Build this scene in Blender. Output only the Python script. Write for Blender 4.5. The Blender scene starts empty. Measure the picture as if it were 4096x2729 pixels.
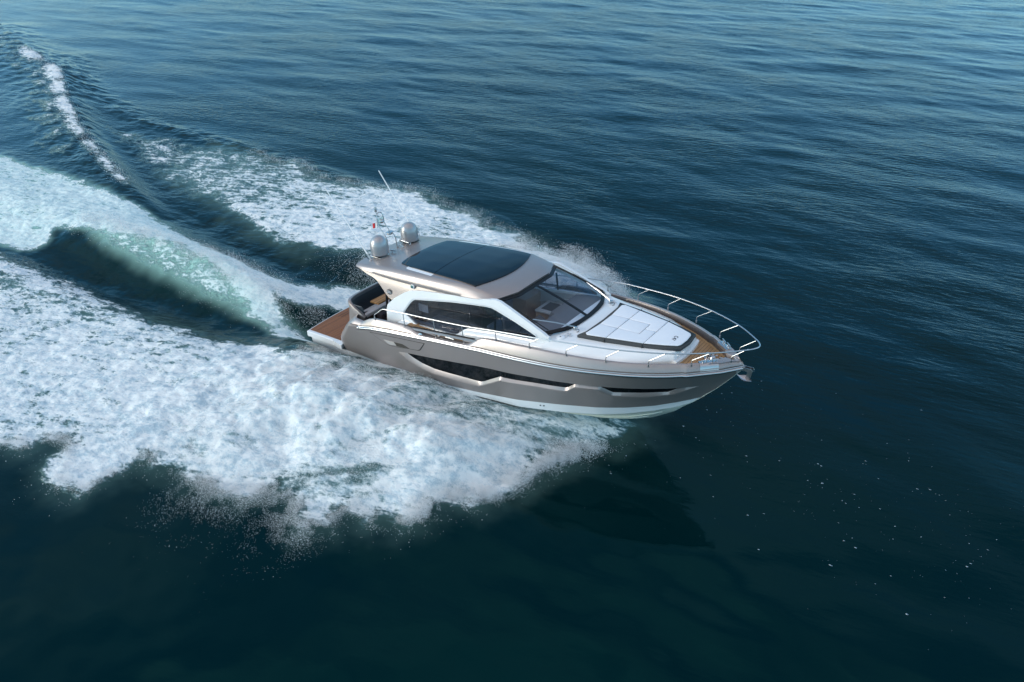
import bpy, bmesh, math, random
import numpy as np
from mathutils import Vector, Matrix
from mathutils.geometry import tessellate_polygon
from math import radians as rad, sin, cos, pi

scn = bpy.context.scene
COL = scn.collection

# ------------------------------------------------------------------ camera
cam_d = bpy.data.cameras.new("camera")
cam = bpy.data.objects.new("camera", cam_d)
COL.objects.link(cam)
cam.location = (18.79, -16.28, 14.01)
cam.rotation_euler = (rad(90 - 32.34), 0, rad(125.65 - 90))
cam_d.lens = 36 * 3159.8 / 4096
cam_d.sensor_width = 36
cam_d.clip_end = 20000
scn.camera = cam

# ------------------------------------------------------------------ sky, sun, exposure
SUN_EL, SUN_AZ = 14.0, 223.0      # azimuth counter-clockwise from +X of the vector towards the sun
world = bpy.data.worlds.new("World")
scn.world = world
world.use_nodes = True
wn, wl = world.node_tree.nodes, world.node_tree.links
wn.clear()
wout = wn.new("ShaderNodeOutputWorld")
bg = wn.new("ShaderNodeBackground")
bg.inputs["Strength"].default_value = 0.15
sky = wn.new("ShaderNodeTexSky")
sky.sky_type = 'NISHITA'
sky.sun_disc = False
sky.sun_elevation = rad(SUN_EL)
sky.sun_rotation = rad(90 - SUN_AZ)
sky.air_density = 1.0
sky.dust_density = 0.6
sky.ozone_density = 3.5
# broken thin cloud across the sky
tc = wn.new("ShaderNodeTexCoord")
mp = wn.new("ShaderNodeMapping"); mp.inputs["Scale"].default_value = (1.6, 1.6, 5.0)
nz = wn.new("ShaderNodeTexNoise"); nz.inputs["Scale"].default_value = 2.1
nz.inputs["Detail"].default_value = 7; nz.inputs["Roughness"].default_value = 0.55; nz.inputs["Distortion"].default_value = 0.4
cr = wn.new("ShaderNodeValToRGB")
cr.color_ramp.elements[0].position = 0.36; cr.color_ramp.elements[0].color = (0, 0, 0, 1)
cr.color_ramp.elements[1].position = 0.62; cr.color_ramp.elements[1].color = (0.85, 0.85, 0.85, 1)
mx = wn.new("ShaderNodeMix"); mx.data_type = 'RGBA'
mx.inputs[7].default_value = (5.0, 4.9, 5.0, 1)
wl.new(tc.outputs["Generated"], mp.inputs[0]); wl.new(mp.outputs[0], nz.inputs["Vector"])
wl.new(nz.outputs["Fac"], cr.inputs[0])
dp = wn.new("ShaderNodeVectorMath"); dp.operation = 'DOT_PRODUCT'; dp.inputs[1].default_value = (0.50, -0.72, 0.45)
wl.new(tc.outputs["Generated"], dp.inputs[0])
cm = wn.new("ShaderNodeMapRange"); cm.interpolation_type = 'SMOOTHSTEP'
cm.inputs[1].default_value = -0.55; cm.inputs[2].default_value = 0.55; cm.inputs[3].default_value = 0.22; cm.inputs[4].default_value = 1.0
wl.new(dp.outputs["Value"], cm.inputs[0])
ml = wn.new("ShaderNodeMath"); ml.operation = 'MULTIPLY'
wl.new(cr.outputs[0], ml.inputs[0]); wl.new(cm.outputs[0], ml.inputs[1]); wl.new(ml.outputs[0], mx.inputs[0])
# bluer towards the horizon
sep = wn.new("ShaderNodeSeparateXYZ"); wl.new(tc.outputs["Generated"], sep.inputs[0])
er = wn.new("ShaderNodeValToRGB")
er.color_ramp.elements[0].position = 0.0; er.color_ramp.elements[0].color = (0.66, 0.94, 1.12, 1)
e_ = er.color_ramp.elements.new(0.42); e_.color = (0.36, 0.80, 0.90, 1)
er.color_ramp.elements[-1].position = 0.80; er.color_ramp.elements[-1].color = (1.20, 1.06, 0.94, 1)
tm = wn.new("ShaderNodeMix"); tm.data_type = 'RGBA'; tm.blend_type = 'MULTIPLY'; tm.inputs[0].default_value = 1
wl.new(sep.outputs[2], er.inputs[0]); wl.new(er.outputs[0], tm.inputs[7])
wl.new(sky.outputs[0], mx.inputs[6]); wl.new(mx.outputs[2], tm.inputs[6]); wl.new(tm.outputs[2], bg.inputs[0]); wl.new(bg.outputs[0], wout.inputs[0])

sun_d = bpy.data.lights.new("sun", 'SUN')
sun_d.energy = 1.12
sun_d.angle = rad(20)
sun_d.color = (1.0, 0.85, 0.73)
sun = bpy.data.objects.new("sun", sun_d)
COL.objects.link(sun)
sv = Vector((cos(rad(SUN_EL)) * cos(rad(SUN_AZ)), cos(rad(SUN_EL)) * sin(rad(SUN_AZ)), sin(rad(SUN_EL))))
sun.rotation_euler = sv.to_track_quat('Z', 'Y').to_euler()
scn.view_settings.view_transform = 'Standard'
scn.view_settings.look = 'None'
scn.view_settings.exposure = 0.95
scn.view_settings.gamma = 1.0

# ------------------------------------------------------------------ helpers
def interp(x, tab):
    return float(np.interp(x, [a for a, b in tab], [b for a, b in tab]))

def new_mat(name):
    m = bpy.data.materials.new(name); m.use_nodes = True
    n = m.node_tree.nodes; l = m.node_tree.links
    return m, n, l, n["Principled BSDF"]

def paint(name, col, rough=0.35, metal=0.0, coat=0.0, var=0.06, vscale=3.0, bump=0.0, bscale=60, spec=0.5):
    m, n, l, p = new_mat(name)
    t = n.new("ShaderNodeTexCoord")
    z = n.new("ShaderNodeTexNoise"); z.inputs["Scale"].default_value = vscale; z.inputs["Detail"].default_value = 5
    l.new(t.outputs["Object"], z.inputs["Vector"])
    r = n.new("ShaderNodeMix"); r.data_type = 'RGBA'
    r.inputs[6].default_value = tuple(c * (1 - var) for c in col) + (1,)
    r.inputs[7].default_value = tuple(min(1, c * (1 + var)) for c in col) + (1,)
    l.new(z.outputs["Fac"], r.inputs[0]); l.new(r.outputs[2], p.inputs["Base Color"])
    mr = n.new("ShaderNodeMapRange"); mr.inputs[3].default_value = rough * 0.85; mr.inputs[4].default_value = rough * 1.15
    l.new(z.outputs["Fac"], mr.inputs[0]); l.new(mr.outputs[0], p.inputs["Roughness"])
    p.inputs["Metallic"].default_value = metal
    p.inputs["Coat Weight"].default_value = coat; p.inputs["Coat Roughness"].default_value = 0.06
    p.inputs["Specular IOR Level"].default_value = spec
    if bump:
        b = n.new("ShaderNodeTexNoise"); b.inputs["Scale"].default_value = bscale; b.inputs["Detail"].default_value = 3
        l.new(t.outputs["Object"], b.inputs["Vector"])
        bb = n.new("ShaderNodeBump"); bb.inputs["Strength"].default_value = bump; bb.inputs["Distance"].default_value = 0.01
        l.new(b.outputs["Fac"], bb.inputs["Height"]); l.new(bb.outputs[0], p.inputs["Normal"])
    return m

def teak(name, c1, c2, pitch=0.085, rough=0.55):
    m, n, l, p = new_mat(name)
    t = n.new("ShaderNodeTexCoord"); s = n.new("ShaderNodeSeparateXYZ")
    l.new(t.outputs["Object"], s.inputs[0])
    def mth(op, a, b=None):
        k = n.new("ShaderNodeMath"); k.operation = op
        for i, v in enumerate((a, b)):
            if v is None: continue
            if isinstance(v, (int, float)): k.inputs[i].default_value = v
            else: l.new(v, k.inputs[i])
        return k.outputs[0]
    q = mth('DIVIDE', s.outputs[0], pitch); fr = mth('FRACT', q); fl = mth('FLOOR', q)
    seam = mth('LESS_THAN', fr, 0.11)
    wn_ = n.new("ShaderNodeTexWhiteNoise"); wn_.noise_dimensions = '1D'; l.new(fl, wn_.inputs["W"])
    mp = n.new("ShaderNodeMapping"); mp.inputs["Scale"].default_value = (60, 5, 5); l.new(t.outputs["Object"], mp.inputs[0])
    g = n.new("ShaderNodeTexNoise"); g.inputs["Scale"].default_value = 1.5; g.inputs["Detail"].default_value = 6; l.new(mp.outputs[0], g.inputs["Vector"])
    a = mth('ADD', mth('MULTIPLY', g.outputs["Fac"], 0.7), mth('MULTIPLY', wn_.outputs["Value"], 0.35))
    mx = n.new("ShaderNodeMix"); mx.data_type = 'RGBA'; mx.inputs[6].default_value = c1 + (1,); mx.inputs[7].default_value = c2 + (1,)
    l.new(a, mx.inputs[0])
    m2 = n.new("ShaderNodeMix"); m2.data_type = 'RGBA'; m2.inputs[7].default_value = (0.03, 0.022, 0.018, 1)
    l.new(mx.outputs[2], m2.inputs[6]); l.new(seam, m2.inputs[0]); l.new(m2.outputs[2], p.inputs["Base Color"])
    p.inputs["Roughness"].default_value = rough
    p.inputs["Specular IOR Level"].default_value = 0.2
    return m

def tint_glass(name, tint, rough=0.02, ior=1.5, body=None, bodyf=0.0):
    m, n, l, p = new_mat(name)
    out = n["Material Output"]
    tr = n.new("ShaderNodeBsdfTransparent"); tr.inputs[0].default_value = tint + (1,)
    gl = n.new("ShaderNodeBsdfGlossy"); gl.inputs["Roughness"].default_value = rough
    lw = n.new("ShaderNodeLayerWeight"); lw.inputs[0].default_value = 0.5
    pw = n.new("ShaderNodeMath"); pw.operation = 'POWER'; pw.inputs[1].default_value = 4.5
    fr = n.new("ShaderNodeMath"); fr.operation = 'MULTIPLY_ADD'; fr.inputs[1].default_value = 0.9; fr.inputs[2].default_value = 0.045 * (ior - .5)
    l.new(lw.outputs["Facing"], pw.inputs[0]); l.new(pw.outputs[0], fr.inputs[0])
    ms = n.new("ShaderNodeMixShader")
    l.new(fr.outputs[0], ms.inputs[0])
    if bodyf:
        df = n.new("ShaderNodeBsdfDiffuse"); df.inputs[0].default_value = body + (1,)
        mb = n.new("ShaderNodeMixShader"); mb.inputs[0].default_value = bodyf
        l.new(tr.outputs[0], mb.inputs[1]); l.new(df.outputs[0], mb.inputs[2]); l.new(mb.outputs[0], ms.inputs[1])
    else:
        l.new(tr.outputs[0], ms.inputs[1])
    l.new(gl.outputs[0], ms.inputs[2]); l.new(ms.outputs[0], out.inputs[0])
    return m

TAUPE = paint("taupe_metallic_paint", (0.345, 0.30, 0.288), rough=0.40, metal=0.5, coat=0.3, var=0.03)
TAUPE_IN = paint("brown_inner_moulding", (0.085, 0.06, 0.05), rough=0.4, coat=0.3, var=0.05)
WHITE = paint("white_gelcoat", (0.80, 0.81, 0.82), rough=0.22, coat=0.4, var=0.015)
CREAM = paint("cream_antifouling", (0.70, 0.71, 0.62), rough=0.3, coat=0.2, var=0.05)
BLACK = paint("black_trim", (0.008, 0.009, 0.011), rough=0.35, coat=0.0, spec=0.25)
GROOVE = paint("dark_gap", (0.03, 0.027, 0.025), rough=0.6)
STEEL = paint("polished_steel", (0.52, 0.52, 0.53), rough=0.3, metal=1.0, var=0.04)
ALU = paint("brushed_grey_metal", (0.52, 0.53, 0.55), rough=0.35, metal=0.9, var=0.05)
TEAK = teak("teak_deck", (0.30, 0.165, 0.075), (0.46, 0.28, 0.14))
TEAKD = teak("oiled_dark_teak", (0.12, 0.036, 0.008), (0.36, 0.14, 0.042), pitch=0.062, rough=0.4)
TEAKT = teak("varnished_teak", (0.42, 0.20, 0.07), (0.55, 0.29, 0.11), pitch=0.13, rough=0.35)
CUSH = paint("white_vinyl_cushion", (0.76, 0.79, 0.84), rough=0.55, var=0.02, bump=0.15, bscale=9)
PIPE = paint("charcoal_fabric", (0.055, 0.058, 0.062), rough=0.85, var=0.12, vscale=30)
NAVY = paint("dark_blue_leather", (0.018, 0.028, 0.04), rough=0.55, var=0.15)
GREYC = paint("pale_grey_cushion", (0.80, 0.82, 0.85), rough=0.7, var=0.04)
DASH = paint("charcoal_dashboard", (0.15, 0.155, 0.17), rough=0.75, var=0.1, vscale=14)
WOODI = paint("interior_wood", (0.30, 0.20, 0.14), rough=0.45, var=0.2, vscale=8)
INTW = paint("interior_pale_lining", (0.42, 0.41, 0.40), rough=0.6)
SEATM = paint("grey_seat_leather", (0.28, 0.29, 0.32), rough=0.55, var=0.05)
INTD = paint("interior_dark", (0.05, 0.05, 0.055), rough=0.7)
DOMEM = paint("silver_taupe_dome", (0.40, 0.39, 0.40), rough=0.36, metal=0.55, coat=0.25, var=0.02)
GLASS_W = tint_glass("tinted_windscreen_glass", (0.86, 0.91, 0.97))
GLASS_S = tint_glass("dark_side_glass", (0.68, 0.72, 0.78), ior=1.5, body=(0.02, 0.022, 0.026), bodyf=0.12)
GLASS_H = tint_glass("black_hull_glass", (0.03, 0.035, 0.04), ior=1.5, body=(0.008, 0.01, 0.014), bodyf=0.5)
GLASS_R = paint("roof_privacy_glass", (0.007, 0.008, 0.010), rough=0.05, coat=0.0, var=0.02, spec=0.25)
RED = paint("red_cloth", (0.6, 0.015, 0.02), rough=0.8)
WCL = paint("white_cloth", (0.75, 0.75, 0.76), rough=0.8)
GREENL = paint("green_lens", (0.0, 0.16, 0.13), rough=0.1, coat=1)
ROPE = paint("white_fender_vinyl", (0.8, 0.8, 0.8), rough=0.4)

class MB:
    """collects pieces into one mesh"""
    def __init__(s): s.v = []; s.f = []
    def add(s, v, f):
        o = len(s.v); s.v += [tuple(p) for p in v]; s.f += [tuple(i + o for i in q) for q in f]; return s
    def grid(s, rows, flip=False, closed=False):
        n = len(rows[0]); v = [p for r in rows for p in r]; f = []
        for i in range(len(rows) - 1):
            for j in range(n - (0 if closed else 1)):
                k = (j + 1) % n
                q = (i * n + j, i * n + k, (i + 1) * n + k, (i + 1) * n + j)
                f.append(q[::-1] if flip else q)
        return s.add(v, f)
    def box(s, c, d, rz=0.0, ry=0.0, bev=0.0):
        M = Matrix.Rotation(rz, 3, 'Z') @ Matrix.Rotation(ry, 3, 'Y')
        c = Vector(c); x, y, z = d[0] / 2, d[1] / 2, d[2] / 2
        if bev <= 0:
            P = [Vector((a * x, b * y, e * z)) for e in (-1, 1) for b in (-1, 1) for a in (-1, 1)]
            return s.add([M @ p + c for p in P], [(0, 2, 3, 1), (4, 5, 7, 6), (0, 1, 5, 4), (2, 6, 7, 3), (0, 4, 6, 2), (1, 3, 7, 5)])
        b = bev
        def ring(k, zz):
            o = []
            for sx, sy in ((1, 1), (-1, 1), (-1, -1), (1, -1)):
                a0 = {(1, 1): 0, (-1, 1): 90, (-1, -1): 180, (1, -1): 270}[(sx, sy)]
                for t in (0, 30, 60, 90):
                    a = rad(a0 + t)
                    o.append((sx * (x - b) + cos(a) * (b - k), sy * (y - b) + sin(a) * (b - k), zz))
            return o
        rows = [ring(b * .98, -z), ring(b * .3, -z + b * .3), ring(0, -z + b), ring(0, z - b), ring(b * .3, z - b * .3), ring(b * .98, z)]
        rows = [[M @ Vector(p) + c for p in r] for r in rows]
        s.grid(rows, closed=True)
        n = len(rows[0])
        s.add(rows[0], [tuple(range(n))[::-1]]); s.add(rows[-1], [tuple(range(n))])
        return s
    def tube(s, path, r, seg=10, closed=False, caps=True, flat=1.0):
        P = [Vector(p) for p in path]; n = len(P); rows = []
        up = None
        for i, p in enumerate(P):
            a = P[(i - 1) % n] if (i > 0 or closed) else p
            b = P[(i + 1) % n] if (i < n - 1 or closed) else p
            t = (b - a).normalized()
            if up is None:
                up = Vector((0, 0, 1)) if abs(t.z) < .9 else Vector((1, 0, 0))
            x = t.cross(up)
            if x.length < 1e-4: x = t.orthogonal()
            x.normalize(); y = x.cross(t).normalized(); up = y
            rr = r(i / (n - 1)) if callable(r) else r
            rows.append([p + x * cos(2 * pi * k / seg) * rr + y * sin(2 * pi * k / seg) * rr * flat for k in range(seg)])
        if closed: rows.append(rows[0])
        s.grid(rows, closed=True)
        if caps and not closed:
            s.add(rows[0], [tuple(range(seg))[::-1]]); s.add(rows[-1], [tuple(range(seg))])
        return s
    def lathe(s, c, prof, seg=32, axis=(0, 0, 1)):
        c = Vector(c); R = Vector((0, 0, 1)).rotation_difference(Vector(axis).normalized()).to_matrix()
        rows = [[c + R @ Vector((max(r, 1e-4) * cos(2 * pi * k / seg), max(r, 1e-4) * sin(2 * pi * k / seg), z)) for k in range(seg)] for r, z in prof]
        return s.grid(rows, closed=True)
    def prism(s, poly, off, holes=()):
        """polygon (3-D points) extruded by vector off"""
        off = Vector(off); loops = [[Vector(p) for p in poly]] + [[Vector(p) for p in h] for h in holes]
        tri = tessellate_polygon(loops); flat = [p for lp in loops for p in lp]; n = len(flat)
        v = flat + [p + off for p in flat]
        f = [tuple(t) for t in tri] + [tuple(i + n for i in t)[::-1] for t in tri]
        o = 0
        for lp in loops:
            m = len(lp)
            for i in range(m):
                j = (i + 1) % m; f.append((o + i, o + j, o + j + n, o + i + n))
            o += m
        return s.add(v, f)
    def build(s, name, mat, parent=None, angle=35, label=None, recalc=True, smooth=True):
        me = bpy.data.meshes.new(name); me.from_pydata(s.v, [], s.f)
        bm = bmesh.new(); bm.from_mesh(me)
        bmesh.ops.remove_doubles(bm, verts=bm.verts, dist=1e-5)
        if recalc: bmesh.ops.recalc_face_normals(bm, faces=bm.faces)
        bm.to_mesh(me); bm.free()
        if smooth:
            me.polygons.foreach_set("use_smooth", [True] * len(me.polygons)); me.set_sharp_from_angle(angle=rad(angle))
        me.materials.append(mat)
        o = bpy.data.objects.new(name, me); COL.objects.link(o)
        if parent: o.parent = parent
        if label: o["label"] = label
        return o

def smooth_path(P, k=8):
    """Catmull-Rom through the points"""
    P = [np.array(p, float) for p in P]; out = []
    Q = [2 * P[0] - P[1]] + P + [2 * P[-1] - P[-2]]
    for i in range(1, len(Q) - 2):
        a, b, c, d = Q[i - 1], Q[i], Q[i + 1], Q[i + 2]
        for t in np.arange(k) / k:
            out.append(0.5 * ((2 * b) + (c - a) * t + (2 * a - 5 * b + 4 * c - d) * t * t + (3 * b - a - 3 * c + d) * t ** 3))
    out.append(P[-1]); return [tuple(p) for p in out]

def round_path(P, r, k=5):
    """polyline with rounded corners"""
    P = [Vector(p) for p in P]; out = [P[0]]
    for i in range(1, len(P) - 1):
        a, b, c = P[i - 1], P[i], P[i + 1]
        rr = min(r, (a - b).length * .45, (c - b).length * .45)
        p0 = b + (a - b).normalized() * rr; p1 = b + (c - b).normalized() * rr
        for t in range(k + 1):
            t /= k; out.append(p0 * (1 - t) ** 2 + b * 2 * t * (1 - t) + p1 * t * t)
    out.append(P[-1]); return [tuple(p) for p in out]

def top(o, label, cat, group=None):
    o["label"] = label; o["category"] = cat
    if group: o["group"] = group
    return o

# ================================================================== the motor yacht
# boat frame: x forward from the stern platform, y to port, z up; the Empty carries trim and heel
yacht = bpy.data.objects.new("motor_yacht", None)
COL.objects.link(yacht)
yacht.location = (0, 0, -0.45)
yacht.rotation_euler = (rad(-1.93), rad(-4.54), 0)
top(yacht, "taupe and white motor yacht planing at speed, bow raised, seen from its starboard side", "motor yacht")
Y = yacht

XS = [(0, 2.0), (2, 2.1), (4, 2.17), (6, 2.2), (8, 2.2), (9.25, 2.17), (10.3, 2.07), (11.35, 1.87), (12.35, 1.5), (13.25, .97), (13.9, .45), (14.3, 0.0)]
ZR = [(0, 1.2), (2.67, 1.45), (4.29, 1.68), (6.1, 1.89), (7.71, 2.04), (9.08, 2.12), (10.39, 2.2), (11.55, 2.27), (12.56, 2.30), (13.27, 2.33), (14.3, 2.4)]
CY = [(0, 1.78), (2.33, 1.82), (5.81, 1.85), (7.14, 1.82), (8.65, 1.7), (9.95, 1.41), (10.89, 1.09), (11.54, .78), (12.17, .47), (12.66, .22), (13.0, .08), (13.26, 0), (14.3, 0)]
CZ = [(0, -.3), (2.33, -.21), (5.81, .02), (7.14, .2), (8.65, .26), (9.95, .37), (10.89, .45), (11.54, .53), (12.17, .67), (12.66, .81), (13.0, .98), (13.26, 1.2), (13.4, 1.35), (13.64, 1.58), (14.02, 2.03), (14.3, 2.40)]
KZ = [(0, -.75), (6, -.72), (9, -.6), (10.5, -.4), (11.42, -.13), (11.95, .12), (12.57, .53), (12.79, .75), (13.04, .98), (13.26, 1.2), (14.3, 2.4)]
DB = [(0, .28), (2.54, .27), (3.42, .24), (4.27, .21), (4.97, .2), (5.56, .25), (6.12, .28), (7.19, .38), (8.72, .55), (10.02, .69), (11.17, .76), (11.59, .79), (12.21, .88), (12.69, 1.01), (12.88, 1.07), (13.25, 1.19), (13.26, 1.2), (13.4, 1.35), (13.64, 1.58), (14.02, 2.03), (14.3, 2.40)]
ZCAP = [(0, 1.6), (2.5, 1.63), (3.0, 1.77), (3.57, 1.87), (4.2, 1.94), (4.8, 1.98), (5.15, 1.97), (5.4, 1.92), (5.62, 1.89), (6.4, 1.98), (7.1, 2.045), (7.3, 2.09), (7.55, 2.27), (7.75, 2.36), (7.9, 2.39), (8.2, 2.42), (9.3, 2.50), (10.4, 2.53), (11.4, 2.55), (12.4, 2.56), (13.3, 2.58), (14.06, 2.6), (14.3, 2.55)]
GW = [(4.38, 1.0), (4.7, 1.05), (5.25, 1.12), (5.94, 1.21), (6.82, 1.33), (7.44, 1.42), (7.98, 1.48), (8.49, 1.51), (9.33, 1.58), (10.25, 1.63), (10.72, 1.65), (11.17, 1.67), (11.38, 1.67), (12.4, 1.69), (12.8, 1.70), (13.05, 1.72), (13.33, 1.75)]
GB = [(4.38, 1.0), (4.7, 1.05), (4.96, .92), (5.3, .81), (5.78, .75), (6.25, .76), (6.88, .79), (7.45, .81), (7.56, .85), (7.87, 1.04), (8.21, 1.24), (8.34, 1.24), (9.27, 1.33), (10.19, 1.39), (10.26, 1.42), (10.48, 1.60), (11.14, 1.62), (11.39, 1.42), (12.61, 1.49), (12.84, 1.64), (13.33, 1.75)]
GL = [(4.38, 1.0), (4.81, .78), (5.4, .63), (5.77, .58), (6.42, .6), (7.05, .62), (7.37, .65), (7.46, .69), (7.84, .9), (8.26, 1.15), (9.4, 1.25), (10.16, 1.27), (10.26, 1.31), (10.5, 1.51), (11.09, 1.54), (11.34, 1.32), (12.1, 1.3), (12.78, 1.43), (13.04, 1.58), (13.33, 1.75)]
# the plan of the sheer as a smooth curve
_px = np.array([a for a, b in XS]); _py = np.array([b for a, b in XS])
def ysf(x):
    # smoothed half breadth
    w = [-.45, -.25, 0, .25, .45] if x < 13.2 else [0]
    return float(np.mean([np.interp(min(x + k, 14.3), _px, _py) for k in w]))
def hully(x, z):
    a, b = ysf(x), interp(x, CY); z1, z0 = interp(x, ZR), interp(x, CZ)
    s = min(max((z - z0) / max(z1 - z0, .02), 0), 1.1)
    return b + (a - b) * s ** interp(x, [(0, .75), (8, .85), (13, 1.15)])
XA = [(-.8, 1.7), (.3, 1.62), (.47, 1.60), (.6, 1.57), (.84, 1.73), (1.17, 2.01), (1.38, 2.21), (1.63, 2.5), (2.0, 2.6)]
def aftx(x, z):
    return x if x >= 3.5 else 3.5 - (3.5 - x) * (3.5 - interp(z, XA)) / 2.0
ST = sorted(set([round(x, 3) for x in list(np.arange(1.5, 13.2, .12)) + list(np.arange(13.2, 14.3, .06)) + [14.3] + [a for a, b in GW + GB + GL + ZCAP + DB if 1.5 < a < 14.3]]))
F0, F1 = (1.0 - .21) / (1.69 - .21), (1.75 - 1.275) / (2.333 - 1.275)
def win_line(tab, x):
    if x < 4.38: return interp(x, DB) + F0 * (interp(x, ZR) - interp(x, DB))
    if x > 13.33: return interp(x, DB) + F1 * (interp(x, ZR) - interp(x, DB))
    return interp(x, tab)
def wfac(x): return max(0.0, min(1.0, (x - 4.38) / .35, (13.33 - x) / .3))
def P3(x, y, z, s): return (aftx(x, z), s * max(y, 0), z)

def side_pt(x, z, extra, s):
    """point on the flank with the rounded stern corner"""
    y = hully(x, z) + extra
    d = (x - 1.5)
    if d < .35: y -= .16 * (1 - d / .35) ** 2
    return P3(x, y, z, s)

hull = MB(); bott = MB(); band = MB(); inner = MB(); boot = MB()
def capoff(x, d):
    """offset inwards, perpendicular to the sheer in plan"""
    e = .05; t = Vector((2 * e, ysf(min(x + e, 14.3)) - ysf(x - e), 0)).normalized()
    n = Vector((t.y, -t.x, 0))
    p = Vector((x, ysf(x), 0)) + n * d
    return p.x, max(p.y, 0.0)
ZDK = [(0, .95), (4.3, .95), (4.35, 1.9), (7.25, 1.93), (8.6, 2.3), (9.5, 2.35), (14.3, 2.37)]
for s in (-1, 1):
    lo = []; led = []; lip = []; up = []; gl = []; bt = []; bo = []
    for x in ST:
        D, L, G, W, R_ = interp(x, DB), win_line(GL, x), win_line(GB, x), win_line(GW, x), interp(x, ZR) - .03
        R_ = max(R_, D); L = max(L, D); w = wfac(x)
        lo.append([side_pt(x, D + (L - D) * t, .035 * w * t * t, s) for t in np.linspace(0, 1, 9)])
        led.append([side_pt(x, L, .035 * w, s), side_pt(x, L + (G - L) * .25, .025 * w, s), side_pt(x, G, -.055 * w, s)])
        gl.append([side_pt(x, G, -.055 * w, s), side_pt(x, (G + W) / 2, -.06 * w, s), side_pt(x, W, -.055 * w, s)])
        lip.append([side_pt(x, W, -.055 * w, s), side_pt(x, W, 0, s)])
        up.append([side_pt(x, W + (R_ - W) * t, 0, s) for t in np.linspace(0, 1, 9)])
        c, k = interp(x, CZ), interp(x, KZ); cy = interp(x, CY)
        boot_rows = [P3(x, hully(x, D), D, s)] + [P3(x, hully(x, c + (D - c) * t), c + (D - c) * t, s) for t in (.66, .33)] + [P3(x, cy + .0, c, s)]
        bt.append(boot_rows)
        bo.append([P3(x, cy, c, s), P3(x, max(cy - .06, 0), c - .015 * min(1, cy / .1), s)] + [P3(x, max(cy - .06, 0) * t, (c - .015) * t + k * (1 - t) - .10 * t * (1 - t), s) for t in (.75, .5, .25, 0)])
    for m, rows in ((hull, lo), (hull, led), (hull, lip), (hull, up)): m.grid(rows)
    # stern return of the flank
    for rows in (lo, up):
        r0 = rows[0]
        hull.grid([r0, [(p[0] - .03, p[1] - s * .07, p[2]) for p in r0], [(p[0] - .01, p[1] - s * .2, p[2]) for p in r0], [(p[0] + .1, p[1] - s * .42, p[2]) for p in r0]])
    boot.grid(bt); bott.grid(bo)
    # spray rails on the bottom
    for f, x0, x1 in ((.62, 6.5, 12.3), (.32, 5.5, 11.9)):
        rr = []
        for x in np.linspace(x0, x1, 40):
            c, k, cy = interp(x, CZ), interp(x, KZ), interp(x, CY)
            yy = max(cy - .06, 0) * f; zz = (c - .015) * f + k * (1 - f) - .10 * f * (1 - f)
            e = min(1, (x1 - x) / .8, (x - x0) / .8) * .05
            rr.append([(x, s * yy, zz + .01), (x, s * (yy + e), zz - .01 + e * .1), (x, s * (yy + e * .2), zz - e * .6), (x, s * (yy - e), zz - e * .3)])
        bott.grid(rr)
    # hull window glass
    g = MB()
    sel = [r for x, r in zip(ST, gl) if 4.38 <= x <= 13.33]
    g.grid(sel); g.build("hull_window", GLASS_H, Y)
    # bulwark band above the rubbing strake and its cap, then the inner wall
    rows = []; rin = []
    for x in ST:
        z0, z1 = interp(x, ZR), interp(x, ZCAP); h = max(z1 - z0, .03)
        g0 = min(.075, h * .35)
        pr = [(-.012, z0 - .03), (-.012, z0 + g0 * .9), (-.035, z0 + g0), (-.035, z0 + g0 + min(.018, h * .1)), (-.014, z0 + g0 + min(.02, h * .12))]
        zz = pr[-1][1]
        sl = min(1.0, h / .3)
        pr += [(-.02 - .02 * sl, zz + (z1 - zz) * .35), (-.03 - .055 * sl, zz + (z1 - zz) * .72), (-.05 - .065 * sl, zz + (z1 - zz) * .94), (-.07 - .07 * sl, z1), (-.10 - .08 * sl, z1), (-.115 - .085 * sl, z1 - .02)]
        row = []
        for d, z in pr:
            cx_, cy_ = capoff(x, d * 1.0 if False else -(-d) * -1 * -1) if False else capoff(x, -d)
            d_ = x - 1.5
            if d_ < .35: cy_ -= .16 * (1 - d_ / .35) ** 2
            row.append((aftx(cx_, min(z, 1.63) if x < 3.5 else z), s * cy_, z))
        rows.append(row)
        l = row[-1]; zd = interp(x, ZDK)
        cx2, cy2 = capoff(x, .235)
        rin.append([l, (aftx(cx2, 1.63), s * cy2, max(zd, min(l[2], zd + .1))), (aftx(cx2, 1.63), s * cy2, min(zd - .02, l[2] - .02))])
    band.grid(rows); inner.grid(rin)
    r0 = rows[0]
    band.grid([r0, [(p[0] - .03, p[1] - s * .07, p[2]) for p in r0], [(p[0] - .01, p[1] - s * .2, p[2]) for p in r0], [(p[0] + .1, p[1] - s * .42, p[2]) for p in r0]])
    # rubbing strake: polished bar with a dark seat
    sx = [x for x in ST if x >= 2.35]
    def rub(d, dz, x0=2.35): return [(lambda c: (aftx(c[0], 1.45) if x < 3.5 else c[0], s * c[1], interp(x, ZR) + dz))(capoff(x, d)) for x in sx if x >= x0]
    MB().tube(rub(-.015, .0), .036, seg=12).tube(rub(-.02, .0)[:3], .05, seg=12).build("rubbing_strake", STEEL, Y)
    MB().tube(rub(-.005, .052), .013, seg=6).build("strake_insert", ALU, Y)
    MB().tube(rub(-.004, -.04), .014, seg=6).build("strake_seat", GROOVE, Y)
hull_o = hull.build("hull", TAUPE, Y, angle=28)
band_o = band.build("bulwark", TAUPE, Y, angle=28)
boot_o = boot.build("boot_stripe", WHITE, Y)
bott_o = bott.build("hull_bottom", CREAM, Y)
inner.build("bulwark_lining", TAUPE_IN, Y)
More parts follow.
